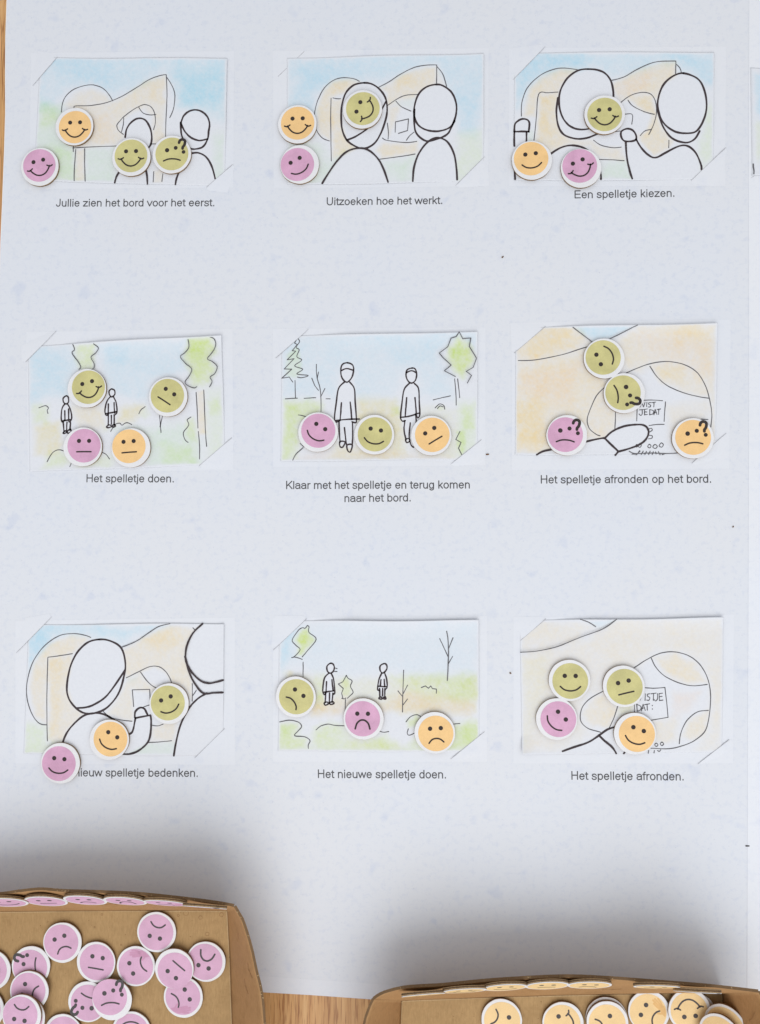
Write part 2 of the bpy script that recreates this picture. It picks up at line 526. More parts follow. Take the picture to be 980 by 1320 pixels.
class Card:
    def __init__(self, label, x0, y0, quad, washes, thin, bold, tabs, panel, lift=0.0, curl=None, mids='', group='watercolour picture cards on the poster', s=290 / 980, parent_sheet=None, zb=.0001):
        self.x0, self.y0, self.s = x0, y0, s
        self.q = np.array(quad, float)           # TL TR BR BL in crop units
        self.lift, self.curl, self.zb = lift, curl, zb
        n, m = 126, 190
        if parent_sheet is not None and parent_sheet is not sheet:
            n, m = 90, 60
        vv = np.linspace(0, 1, n)[:, None]
        uu = np.linspace(0, 1, m)[None, :]
        TL, TR, BR, BL = self.q
        g = (TL * (1 - uu[..., None]) * (1 - vv[..., None]) + TR * uu[..., None] * (1 - vv[..., None])
             + BR * uu[..., None] * vv[..., None] + BL * (1 - uu[..., None]) * vv[..., None])
        # hand cut edges: not perfectly straight
        for ax, line, wgt in ((1, np.linspace(0, 1, m)[None, :], (1 - vv) ** 8), (1, np.linspace(0, 1, m)[None, :], vv ** 8)):
            g[..., ax] += wgt * 2.2 * np.sin(line * random.uniform(5, 9) + random.uniform(0, 6))
        X, Y = g[..., 0], g[..., 1]
        col = np.ones((n, m, 3)) * WHITE
        nz = sum(smooth_noise(n, m, c) * w for c, w in ((6, .45), (14, .3), (32, .25)))
        nz2 = sum(smooth_noise(n, m, c) * w for c, w in ((4, .5), (10, .3), (50, .2)))
        gran = .50 + 1.0 * (smooth_noise(n, m, 60) * .35 + smooth_noise(n, m, 26) * .35 + rng.random((n, m)) * .3)
        for item in washes.strip().split('|'):
            nm, soft, k, poly = item.strip().split(' ', 3)
            soft, k = float(soft) * .62, float(k)
            d = sdist(X, Y, pts(poly)) + (nz - .5) * soft * 1.5
            a = np.clip(d / soft * .5 + .5, 0, 1)
            a = a * a * (3 - 2 * a)
            if TINT[nm] is None:
                a = (a * k)[..., None]
                col = col * (1 - a) + WHITE * a
            else:
                a = (a * k * gran * np.clip(.90 + 1.0 * (nz2 - .5), .5, 1.35))[..., None]
                col = col * (1 - a + a * np.array(TINT[nm]))
        quad = [tuple(q) for q in self.q]
        em = np.clip((sdist(X, Y, quad) + (nz - .5) * 7 - 3) / 7, 0, 1)[..., None]
        col = col * em + WHITE * (1 - em)
        zz = self.height(uu, vv)
        D = [at(*self.px(x, y), zb_ + .0002) for x, y, zb_ in zip(X.ravel(), Y.ravel(), (zz + np.zeros_like(X)).ravel())]
        top = [tuple(p) for p in D]
        idx = np.arange(n * m).reshape(n, m)
        faces = [tuple(q) for q in np.stack([idx[:-1, :-1], idx[1:, :-1], idx[1:, 1:], idx[:-1, 1:]], -1).reshape(-1, 4).tolist()]
        ring = list(idx[0, :]) + list(idx[1:, -1]) + list(idx[-1, -2::-1]) + list(idx[-2:0:-1, 0])
        b = len(top)
        verts = top + [(top[i][0], top[i][1], top[i][2] - .00018) for i in ring]
        L = len(ring)
        faces += [(ring[i], ring[(i + 1) % L], b + (i + 1) % L, b + i) for i in range(L)]
        me = mesh('picture_card', verts, faces)
        ca = me.color_attributes.new('wash', 'FLOAT_COLOR', 'POINT')
        rgba = np.ones((len(verts), 4), np.float32)
        rgba[:n * m, :3] = col.reshape(-1, 3)
        rgba[n * m:, :3] = WHITE
        ca.data.foreach_set('color', rgba.ravel())
        for p in me.polygons:
            p.use_smooth = True
        self.o = link('picture_card', me, M_WASH)
        tag(self.o, label, 'picture card', group)
        for nm, data, w, mat in [('background_lines', thin, 1.15, M_THIN)] + [('drawn_figure', q, 2.45, M_BOLD) for q in bold.split('#')] + [('drawn_walker', q, 1.95, M_BOLD) for q in mids.split('#')]:
            if not data.strip():
                continue
            k = Ink()
            for item in data.strip().split('|'):
                item = item.strip()
                closed, sharp, ww = False, False, w
                while item[0] in 'cshl':
                    closed |= item[0] == 'c'
                    sharp |= item[0] == 's'
                    if item[0] == 'h': ww = w * 1.45
                    if item[0] == 'l': ww = w * .75
                    item = item[1:].strip()
                P0 = pts(item)
                if sharp:
                    Q = [np.array(p) for p in P0]
                    Q = [q for a_, b_ in zip(Q[:-1], Q[1:]) for q in (a_, a_ + (b_ - a_) * .5)] + [Q[-1]]
                else:
                    Q = catmull(P0, 5, closed)
                # a hand is never quite steady
                j = np.cumsum(np.array([[random.gauss(0, .28), random.gauss(0, .28)] for _ in Q]), 0) * .8
                j -= np.linspace(0, 1, len(Q))[:, None] * j[-1]
                Q = [q + e for q, e in zip(Q, j)]
                pp = [at(*self.px(*q), self.z_at(*q) + .00027) for q in Q]
                zs = max(p[2] for p in pp)
                k.stroke([p[:2] for p in pp], ww * MM, jit=.13, z=zs)
            link(nm, k.mesh(nm), mat, self.o)
        tgt = sheet if parent_sheet is None else parent_sheet
        if panel:
            k = Ink()
            k.poly(ccw([tuple(at(x, y)[:2]) for x, y in pts(panel)]), .00005 + (0 if tgt is sheet else .00022))
            link('printed_panel', k.mesh('printed_panel'), M_PANEL, tgt)
        # corner pockets cut in the sheet that hold the card
        for corner, A, B, flap in tabs:
            z0 = 0 if tgt is sheet else .00022
            Ap, Bp = self.px(*A), self.px(*B)
            if flap:
                cx, cy = self.px(*self.q[corner])
                mx, my = (Ap[0] + Bp[0]) / 2, (Ap[1] + Bp[1]) / 2
                ox, oy = cx - mx, cy - my
                l = math.hypot(ox, oy)
                ox, oy = ox / l, oy / l
                zt = z0 + .00042
                N = 8
                rows = []
                far = (cx + ox * 4, cy + oy * 4)
                for i in range(N + 1):
                    tt = i / N
                    ax, ay = Ap[0] + (Bp[0] - Ap[0]) * tt, Ap[1] + (Bp[1] - Ap[1]) * tt
                    # outline outside the card corner: A -> far -> B
                    if tt <= .5:
                        bx, by = Ap[0] + (far[0] - Ap[0]) * tt * 2, Ap[1] + (far[1] - Ap[1]) * tt * 2
                    else:
                        bx, by = far[0] + (Bp[0] - far[0]) * (tt * 2 - 1), far[1] + (Bp[1] - far[1]) * (tt * 2 - 1)
                    e = math.sin(math.pi * tt)
                    edgez = z0 + .0001 + (zt - z0) * min(1, e * 2.2)
                    rows.append([(ax, ay, edgez), (ax + (bx - ax) * .7, ay + (by - ay) * .7, z0 + .0001 + .0003 * min(1, e * 2)), (bx + ox * 5, by + oy * 5, z0 + .00007)])
                vv_ = [tuple(at(*p)) for r_ in rows for p in r_]
                ff = []
                for i in range(N):
                    for j_ in range(2):
                        a_ = i * 3 + j_
                        ff.append((a_, a_ + 3, a_ + 4, a_ + 1))
                link('corner_pocket', mesh('corner_pocket', vv_, ff, True), M_PANEL, tgt)
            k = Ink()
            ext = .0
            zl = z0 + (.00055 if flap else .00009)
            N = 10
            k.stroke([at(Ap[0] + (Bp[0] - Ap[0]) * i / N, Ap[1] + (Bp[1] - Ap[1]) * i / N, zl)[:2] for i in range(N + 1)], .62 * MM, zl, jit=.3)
            link('corner_slit_shade', k.mesh('corner_slit_shade'), M_SLIT_SHADE, tgt)  # ribbon along the slit, its gap shade painted as grey colour

    def px(self, cx, cy):
        return self.x0 + cx * self.s, self.y0 + cy * self.s

    def height(self, u, v):
        h = self.zb + (self.lift * 1.35 + .0005) * np.clip((.14 - v) / .14, 0, 1) ** 2 * np.clip((u - .17) / .2, 0, 1)
        h = h + .0007 * np.clip((u - .95) / .05, 0, 1) ** 2 * np.clip((.72 - v) / .2, 0, 1)
        h = h + .0003 * np.clip((v - .95) / .05, 0, 1) ** 2 * np.clip((.8 - u) / .2, 0, 1)
        if self.curl == 'BL':
            e = np.clip(((.09 - u) / .09), 0, 1) * np.clip(((v - .86) / .14), 0, 1)
            h = h + .0035 * e
        return h

    def z_at(self, cx, cy):
        TL, TR, BR, BL = self.q
        u = min(1, max(0, (cx - (TL[0] + BL[0]) / 2) / ((TR[0] + BR[0]) / 2 - (TL[0] + BL[0]) / 2)))
        yt = TL[1] + (TR[1] - TL[1]) * u
        yb = BL[1] + (BR[1] - BL[1]) * u
        v = min(1, max(0, (cy - yt) / (yb - yt)))
        return float(self.height(u, v))


Card('watercolour card of a tall board and two heads, captioned Jullie zien het bord', 20, 60,
     [(108, 48), (922, 50), (912, 610), (80, 582)],
     '''blue 60 .95 100,40 930,40 925,200 880,262 720,262 700,150 650,110 560,145 470,200 425,225 370,170 300,160 220,200 180,270 90,280
     |blue 70 .5 180,60 420,70 400,190 240,170|teal 60 .7 700,80 925,90 920,330 850,300 760,270 700,260|mint 60 .9 90,240 200,260 250,470 250,580 70,590
     |lime 45 .42 105,245 190,250 180,330 110,350|green 40 .7 90,440 250,440 250,590 80,590|mint 35 .8 310,450 430,440 430,560 440,600 310,590|mint 50 .8 860,380 915,380 912,610 860,560
     |sand 30 .8 215,250 260,200 330,180 400,210 415,240 330,262 250,290|sand 26 1 262,265 400,250 480,215 570,155 650,130 652,430 600,420 594,370 600,300 560,262 490,300 455,340 470,390 430,430 330,432 262,440
     |sand 18 .8 266,450 298,450 298,585 262,585|sand 18 .8 606,540 640,540 636,590 606,590|gold 40 .3 600,160 650,150 650,240 590,240|peach 40 .3 300,300 430,290 420,420 330,410
     |white 14 1 490,350 530,318 570,330 592,390 580,450 572,600 440,600 452,540 480,420|white 14 1 722,330 760,285 800,282 840,325 838,400 800,440 850,500 868,580 862,606 700,600 714,540 760,460 730,410''',
     '''200,285 207,240 232,203 270,180 330,167 375,178 405,205 424,236|257,270 260,258 330,256 400,243 470,213 530,177 580,145 625,128 655,122|657,122 660,200 658,270 655,330 654,392
     |660,135 680,165 694,205 692,250 683,285 672,310|470,383 447,362 442,340 455,322 475,302 510,275 545,257 565,252 590,262 606,290 610,330 602,362|538,266 555,288 585,298 612,296|472,312 470,340 462,372
     |250,442 340,437 440,433|252,430 252,458|263,450 258,520 256,585|302,445 302,520 304,587|586,425 612,424|603,545 600,590|642,555 638,588''', 
     '''478,395 484,360 505,328 535,312 565,320 585,350 594,390 590,425 575,445|433,593 440,570 452,548|568,535 574,560 575,598
     #722,330 735,300 765,279 800,278 830,297 845,330 842,370 838,400 822,430 800,443 765,445 742,425 724,385 720,330|722,335 738,368 765,396 800,409 837,403|697,600 702,575 712,550|762,466 795,462 830,480 855,520 870,575''',
     [(0, (75, 170), (182, 46), 1), (2, (833, 612), (947, 513), 1)], '40,68 302,66 301,242 38,244')

Card('watercolour card of two heads facing a board, captioned Uitzoeken hoe het werkt', 345, 55,
     [(85, 66), (942, 46), (942, 605), (85, 618)],
     '''blue 55 1 80,60 945,45 945,340 900,400 835,390 826,260 780,185 740,100 690,98 600,125 500,185 430,165 350,148 270,165 215,230 200,310 190,400 85,400
     |blue 60 .5 130,90 400,90 390,150 230,180 130,240|blue 70 .4 830,200 930,190 930,330 840,360|mint 60 .9 85,420 240,440 270,520 330,480 250,620 80,620|mint 50 .9 500,520 640,495 630,605 530,605|green 60 .9 835,400 940,380 940,605 830,600
     |sand 24 1 215,290 250,200 300,165 370,160 400,170 340,220 280,240 276,425 225,400|gold 30 .35 280,170 360,165 330,210 280,230|sand 22 1 282,250 325,248 320,350 350,430 385,455 330,490 282,505|sand 24 1 490,200 580,145 690,105 735,105 735,180 680,200 640,240 560,250 525,270 520,215
     |sand 24 1 500,440 600,440 655,432 660,470 640,485 500,503 480,470|gold 35 .4 560,160 640,120 640,170 560,200|sand 26 .7 530,290 570,270 555,340 530,400|sand 20 .5 742,110 776,185 742,180|mint 24 .4 560,260 650,235 630,290
     |white 12 1 322,300 345,215 420,178 480,195 518,250 515,330 480,430 430,458 390,455 345,415|white 12 1 640,290 660,230 735,186 800,210 822,300 800,370 745,420 690,425 650,390|white 12 1 245,612 320,500 400,465 470,495 522,607|white 12 1 638,603 660,480 735,420 800,460 824,600''',
     '''270,428 238,415 212,380 203,330 208,290 222,245 250,195 290,163 330,153 375,157 400,168|278,515 276,420 275,330 277,242|285,240 300,244 318,244|483,195 530,170 580,137 640,108 690,98 737,97|737,97 737,140 736,180
     |740,105 765,140 780,190|525,272 560,248 600,230 655,225|560,255 585,280 625,298|522,350 527,390 525,420|500,415 520,425 600,435 650,430|605,425 620,405 638,390|s570,395 610,382 614,332 557,345 556,390|490,507 570,497 643,485''',
     '''c420,175 375,185 340,220 322,280 320,340 328,390 350,430 390,455 430,460 470,435 500,380 520,310 518,250 495,210 460,182|345,425 390,405 440,370 480,320 515,258|238,613 265,570 300,520 345,475 400,460 440,470 480,505 505,550 525,607
     #c735,182 690,195 655,230 638,290 645,340 670,370 710,385 755,385 800,365 820,320 823,270 805,220 770,190|640,290 638,350 648,395 690,428 740,418 780,400 800,370 815,340|633,603 637,550 655,490 690,440 735,415 780,430 810,480 822,540 826,597''',
     [(0, (46, 147), (160, 38), 0), (2, (820, 622), (945, 497), 1)], '352,66 630,62 629,240 353,243')

Card('watercolour card of two big heads and raised hands, captioned Een spelletje kiezen', 650, 55,
     [(45, 43), (915, 40), (912, 598), (42, 598)],
     '''blue 55 1 40,40 915,40 915,200 880,190 820,140 770,120 745,80 690,80 580,115 470,160 420,120 320,115 240,108 180,130 110,190 75,280 42,300
     |blue 60 .6 60,60 420,60 240,100 110,180 60,230|blue 50 .6 760,50 915,50 915,180 850,150|green 55 .9 880,280 915,280 915,500 862,550 850,470|mint 40 .9 425,520 525,520 550,595 425,595|mint 30 .6 60,400 130,380 130,440 100,440
     |sand 26 1 85,300 110,200 160,150 250,115 310,120 250,180 235,212 150,222 140,320 105,330 80,320|sand 24 1 155,232 232,222 228,310 255,400 310,425 385,420 420,450 510,460 522,510 420,505 370,450 280,445 200,480 140,430 145,330
     |gold 30 .3 150,240 200,235 200,400 150,400|sand 26 1 470,175 580,125 690,88 745,88 745,140 690,180 665,250 640,222 590,215 510,255 480,220|sand 20 1 545,250 600,222 640,230 658,310 610,295|gold 35 .4 560,240 640,240 640,290 580,280|peach 35 .4 480,180 640,130 620,200 500,240
     |sand 22 1 590,430 660,310 680,360 730,430 715,455 650,495|sand 22 .6 520,440 590,400 640,385 600,420|white 12 1 240,270 275,160 365,120 450,150 475,230 440,340 400,398 310,418 240,370|white 12 1 672,290 690,190 780,138 860,180 882,270 850,400 790,432 730,412
     |white 10 1 48,595 48,380 70,335 100,340 105,430|white 12 1 200,490 285,450 375,470 420,560 420,598 60,598|white 12 1 512,400 540,378 575,410 660,500 780,450 835,480 858,598 560,598 532,430''',
     '''75,320 78,260 100,200 140,155 190,125 250,110 320,118|130,425 140,330 150,225 190,219 235,215|465,165 520,150 580,115 640,88 690,80 748,80|748,80 747,135|752,95 765,110 772,130|505,263 550,230 600,217 640,225 660,260 663,310 650,360 630,400
     |540,250 560,275 610,300 655,312|527,312 558,313 556,355|593,405 612,385 640,378|390,425 420,445 470,457 510,455|485,388 505,385|718,425 717,458|415,508 470,510 523,514''',
     '''c365,115 320,122 275,155 245,210 240,270 255,325 290,365 340,378 400,365 450,320 475,260 472,190 450,145 415,122|235,240 228,300 235,360 260,400 310,418 360,415 405,398|200,487 240,460 290,447 340,455 378,478|418,560 422,580 422,595
     |45,388 47,355 70,335 95,333 110,350 107,387|44,388 75,386 108,388|45,388 44,420 45,450|97,390 97,430|45,560 48,595#c530,430 512,415 510,388 535,375 560,382 575,405 570,425|530,430 535,500 548,560 558,592|575,420 595,455 630,490 660,500 700,480 760,450 800,450 835,480 858,530 860,553
     |c780,133 730,150 690,190 670,250 672,300 695,350 740,385 790,395 840,385 872,330 883,270 870,200 840,155|668,290 690,360 730,415 790,435 830,420 852,385''',
     [(0, (40, 160), (178, 18), 1), (2, (815, 600), (966, 457), 1)], '656,62 936,60 935,240 656,240')

Card('watercolour card of two small walkers among trees, captioned Het spelletje doen', 20, 420,
     [(55, 88), (897, 38), (915, 600), (62, 637)],
     '''blue 60 .75 55,85 255,80 280,170 240,220 220,300 60,330|blue 55 .7 350,80 750,60 730,130 760,200 590,240 570,330 430,290 390,240|blue 60 .5 60,130 200,110 210,290 70,310|blue 40 .45 400,90 470,90 480,170 400,160
     |white 26 .9 255,82 345,80 340,190 285,185 262,125|lime 30 .8 255,82 345,80 340,190 285,185 262,125|white 30 .9 755,60 850,55 870,110 845,150 870,185 850,250 770,265 755,200 735,140|lime 40 .8 755,60 850,55 870,110 845,150 870,185 850,250 770,265 755,200 735,140|lime 30 .4 760,70 830,70 820,170 770,160|green 50 .6 840,280 905,270 915,540 840,600
     |lime 36 .45 845,330 890,320 890,380 845,380|lime 40 .5 85,350 140,345 135,420 80,420|gold 40 .4 80,440 190,420 200,520 150,560 80,560|straw 40 .5 90,430 200,420 190,560 90,560|gold 45 .45 250,360 390,360 400,450 280,440|gold 35 .45 450,350 560,350 510,420 440,430
     |straw 40 .5 450,350 560,340 520,420 440,430|mint 60 .9 400,440 720,440 800,520 800,610 580,615 560,500|lime 50 .35 640,520 780,520 780,600 640,600|lime 40 .5 150,560 210,550 240,600 120,620|lime 40 .45 360,560 430,570 400,620 250,620|lime 28 .5 745,410 775,400 790,500 750,495
     |sand 16 .9 793,285 820,285 830,470 800,470|lime 20 .3 540,380 570,350 590,390 560,410|white 10 1 205,310 235,310 245,400 235,465 205,465 200,390|white 10 1 405,280 435,280 445,380 430,440 400,440 390,380''',
     '''250,80 258,105 247,120 272,155 285,180 278,190|340,78 362,97 352,120 332,138 345,165 345,185 335,192|752,58 758,95 740,120 722,135 745,165 770,187 762,215 742,245 755,262 780,272 792,267|848,48 868,60 875,90 860,120 840,145 862,158 882,180 872,210 852,225 860,245 848,268
     |787,290 792,370 795,445|820,280 825,380 828,460 833,525|797,460 802,520 802,580|765,397 748,410 755,432 732,465 738,495 752,508|103,357 130,347 143,357 138,368 142,382|538,383 548,365 565,352|628,390 632,440 634,465|640,392 630,440
     |415,460 435,430 455,425 465,433 485,422 507,430|138,592 160,555 185,540 210,545|375,550 395,560 410,580|243,600 237,613''', '',
     [(0, (45, 157), (177, 23), 1), (2, (800, 610), (942, 488), 1)], '34,428 300,424 301,606 36,610', lift=.0012,
     mids='''c221,305 208,315 209,332 220,341 231,332 230,312|216,340 203,362 200,408 207,420 214,410|228,342 240,366 245,400 236,419 230,408|215,370 216,412|232,362 232,408|204,414 240,409|208,420 210,440 212,462|225,420 223,458|240,420 238,455|c208,466 216,457 223,462 213,469|c226,461 238,450 243,460 230,468
     #c418,275 408,285 410,300 420,310 433,300 432,282|413,309 398,330 390,372 396,390 405,386|428,310 440,338 442,374 433,388|405,340 404,386|430,335 432,380|392,383 440,374|405,390 404,430|418,390 418,428|430,388 430,432|c397,440 408,431 418,438 404,444|c420,438 430,430 436,437 427,442''')

Card('watercolour card of two capped walkers between trees, captioned Klaar met het spelletje', 345, 415,
     [(62, 62), (915, 40), (916, 600), (57, 606)],
     '''blue 60 .65 60,60 915,40 905,100 870,80 835,45 790,110 750,140 790,200 800,320 660,330 640,210 600,205 560,330 385,330 370,185 320,190 290,330 235,310 200,320 60,330
     |blue 60 .4 440,60 740,60 720,180 560,190|white 26 .9 782,110 835,75 880,110 895,170 850,240 800,200 780,150|lime 36 .95 782,110 835,75 880,110 895,170 850,240 800,200 780,150|leaf 26 .4 790,110 840,90 850,170 800,160|lime 20 .5 90,150 130,110 150,220 120,250 80,230|lime 40 .7 70,345 240,345 235,400 130,460 130,540 70,600
     |lime 30 .5 75,350 130,360 130,600 75,600|green 40 .8 830,350 915,340 915,600 840,600|lime 36 .5 840,370 900,360 900,460 850,480|gold 50 .38 385,340 560,330 560,400 590,440 610,520 520,600 380,560 400,440|straw 50 .7 400,340 570,330 600,520 640,600 250,600 300,540 390,560
     |peach 40 .5 130,590 250,560 600,560 780,590 800,605 130,605|straw 40 .5 660,370 830,380 830,600 640,600|lime 22 .6 545,375 575,370 575,400 548,402|leaf 16 .7 828,480 860,478 862,550 845,575 828,520|lime 14 .6 738,370 765,365 770,380 745,382
     |white 10 1 322,190 372,190 385,420 370,550 315,530 300,430 298,340|white 10 1 605,210 645,210 662,400 640,520 600,510 585,420 590,320''',
     '''s130,70 118,92 130,98 108,125 122,128 85,165 115,160 72,205 105,205 62,245 95,240 110,262|130,70 140,85 125,110 138,120 128,150 150,165 120,190 155,205 128,225 178,232 150,242 130,240|120,255 122,332|78,335 130,332|160,333 210,330|255,335 273,335|213,185 215,240 230,300 233,390
     |193,245 205,275 222,298|250,290 232,325|222,218 216,245|135,405 155,408 172,415|110,602 125,575 155,548|143,530 160,545|s835,43 822,65 800,72 785,110 748,137 765,158 800,190 770,215 818,240|s835,43 850,75 885,72 878,110 910,160 895,200 865,217 888,235 870,268
     |815,248 820,310 822,362|828,248 833,290 837,330|722,340 760,330 797,322|730,375 750,358 768,365 772,380|740,378 752,366 765,370|s838,477 820,512 843,525 832,550 847,580''', '',
     [(0, (36, 157), (177, 33), 1), (2, (798, 620), (932, 513), 1)], '352,424 626,422 626,600 352,602', lift=.001,
     mids='''c347,178 325,188 320,215 325,245 345,263 365,245 374,215 370,188|322,212 345,203 373,210|335,262 310,290 300,350 292,415 297,435 312,432|322,352 319,390 316,430|358,262 378,290 382,350 387,420 385,438 368,435|360,350 364,385 367,425|292,430 350,424 400,423
     |312,432 313,480 316,525|335,460 340,500 344,535|370,440 371,500 369,535|c315,522 338,523 328,545 316,542|c346,537 370,535 362,565 350,562#c628,201 608,210 603,235 612,258 627,267 642,255 648,230 643,206|605,221 628,212 646,220
     |618,267 595,295 585,360 580,415 588,432 600,430|606,330 603,370 600,410|640,268 658,290 662,350 664,400 655,418 645,400|642,330 645,360 648,395|580,416 620,410 660,397|598,430 594,470 603,512|622,440 618,480 618,510|645,405 647,425 648,445|c602,512 616,508 618,520 606,525|620,520 626,538 636,546''')

Card('watercolour card of a pointing hand and sign, captioned Het spelletje afronden op het bord', 650, 410,
     [(50, 42), (930, 20), (922, 590), (48, 596)],
     '''sand 50 1.25 50,42 300,38 345,80 380,110 300,140 180,175 60,180|sand 60 1.3 50,195 250,170 360,135 420,230 450,290 400,340 365,440 380,495 430,515 350,530 210,570 140,592 50,590|gold 60 .8 60,380 150,360 160,540 60,560|peach 60 .5 70,240 330,200 300,380 80,330|sand 60 1.15 500,90 585,35 925,25 922,580 905,480 905,380 880,290 830,215 740,188 640,195 540,235 505,180
     |gold 50 .35 140,60 290,60 250,130 110,160|gold 50 .35 780,50 910,50 900,90 780,80|peach 60 .4 560,60 900,100 910,260 860,230 760,180 640,180|blue 26 1 305,35 580,30 460,90 440,95 385,100|sand 30 .9 400,350 440,320 482,400 480,480 420,510 375,480|sand 30 .9 645,210 720,198 800,215 860,270 890,340 780,320 690,280|gold 36 .5 660,220 760,215 800,280 700,270
     |sand 40 .5 700,370 900,360 890,440 760,480 720,540|sand 26 .5 490,400 575,390 575,440 490,450|white 14 1 590,362 700,362 698,450 582,450|white 14 1 150,596 210,575 435,525 470,498 580,468 628,490 600,545 500,585 480,596''',
     '''300,40 340,72 385,108|582,30 520,62 455,95|62,185 140,182 250,160 320,138 372,122|530,240 590,215 650,197 720,190 790,205 845,240 880,300 897,360 905,420 900,475|635,210 665,255 710,295 780,325 850,343 895,350|440,300 405,335 378,390 363,440 372,480 400,505 418,513
     |485,410 484,450 482,485|600,358 645,357 690,360|703,365 700,400 697,450|580,385 579,415 578,448|632,468 665,463 697,463|632,483 643,481 645,490 632,497|632,511 645,513 643,524 630,526
     |c590,547 598,554 592,563 583,557|c632,550 640,556 634,566 625,560|c656,551 667,557 660,568 648,562|c685,544 694,551 688,562 676,556|c578,551 584,556 579,562 573,557
     |545,580 570,590 640,588 700,590 760,588|s557,592 580,592 590,578|s575,596 592,580|s598,594 606,580|s613,594 620,581|s630,594 636,580|s645,594 650,582|s662,592 660,583|s680,595 672,582|s688,595 698,592|745,560 745,575|858,440 888,442
     |s585,368 592,387 600,372 607,387 614,367|622,367 621,386|640,368 630,370 631,376 639,380 636,387 628,387|645,368 660,366|653,367 652,387|590,400 607,398|601,399 601,418 595,424 588,418|612,398 612,422|612,398 624,396|612,410 622,409|612,422 624,420|634,400 634,422|634,422 648,418 650,405 634,399|s652,422 658,398 666,420|654,413 664,411|666,398 682,396|674,397 673,420''',
     '''143,595 170,580 212,572|355,538 400,528 437,522|437,525 470,495 520,472 580,464 615,470 630,495 620,525 590,550 540,570 497,582|437,522 465,550 497,580|497,582 485,597''',
     [(0, (44, 152), (180, 36), 1), (2, (818, 632), (967, 502), 1)], '660,416 942,412 940,604 660,606', lift=.0012)

Card('watercolour card of big heads and a touching hand, captioned nieuw spelletje bedenken', 15, 790,
     [(74, 50), (925, 46), (922, 625), (52, 614)],
     '''blue 55 1 70,48 690,46 600,85 480,145 420,115 350,105 270,88 190,105 110,180 70,250|blue 40 .6 80,60 170,60 150,140 80,200|blue 40 .5 350,60 560,60 520,110 400,100|green 50 1 55,480 110,480 152,495 160,560 210,570 120,625 50,620|leaf 40 .25 60,580 120,580 100,620 55,620
     |sand 24 1 78,320 100,220 160,140 260,98 340,108 290,160 262,178 158,195 152,480 105,450|sand 24 1 165,200 260,190 243,320 280,415 320,440 250,500 222,565 162,555|gold 30 .3 170,210 220,205 220,540 170,540|sand 26 1 485,160 600,95 690,55 790,70 820,60 770,120 757,200 785,300 785,370 740,320 700,300 675,250 620,235 500,275
     |gold 40 .35 560,110 690,70 740,130 640,180|sand 24 .9 505,290 560,265 600,310 640,330 610,345 525,335 525,470 420,440 470,370|sand 24 .7 610,500 720,460 705,560 605,562|mint 24 .8 500,600 610,568 705,565 705,622 500,622|blue 22 .4 500,290 550,268 540,300 510,310
     |white 12 1 245,320 285,180 380,120 470,150 495,230 465,370 380,435 280,410|white 12 1 228,570 275,485 370,440 450,470 520,530 540,420 570,415 605,460 600,550 520,610 230,622|white 12 1 760,190 790,95 830,48 922,46 922,625 712,622 740,480 840,352 790,300''',
     '''152,488 120,480 90,440 70,380 66,320 80,250 105,195 150,140 210,100 270,90 320,98 345,107|157,558 154,450 155,300 158,195|160,193 210,187 265,178|480,150 540,125 590,92 640,60 690,47|790,65 802,77|500,283 550,258 600,235 640,235 670,255 690,285 698,308
     |562,258 585,290 610,315 630,327|s532,408 526,335 602,333 604,395|604,400 570,412|400,430 430,455 480,467 525,472|615,490 640,492 660,485|590,565 640,563 697,557|787,308 787,345 787,385|805,338 790,360''',
     '''c380,116 330,130 285,175 255,240 241,320 250,375 280,415 320,438 370,435 420,410 465,355 490,280 497,220 480,155 430,122|280,415 340,408 400,375 440,330 495,248|222,568 240,525 275,480 320,445 370,437 410,445 450,468|505,530 525,520 535,485 540,458|s540,458 604,446|604,446 608,460 607,510 595,560 560,595 520,613 485,615
     |537,455 540,430 560,413 580,418 592,442#832,48 790,90 765,140 757,190 765,225 790,265 825,297 860,307 890,303 922,293|757,190 775,260 800,310 835,350 880,348 921,347|707,622 715,570 735,490 770,420 810,375 850,350''',
     [(0, (20, 175), (174, 18), 1), (2, (798, 632), (928, 504), 1)], '20,800 303,796 303,986 20,984')

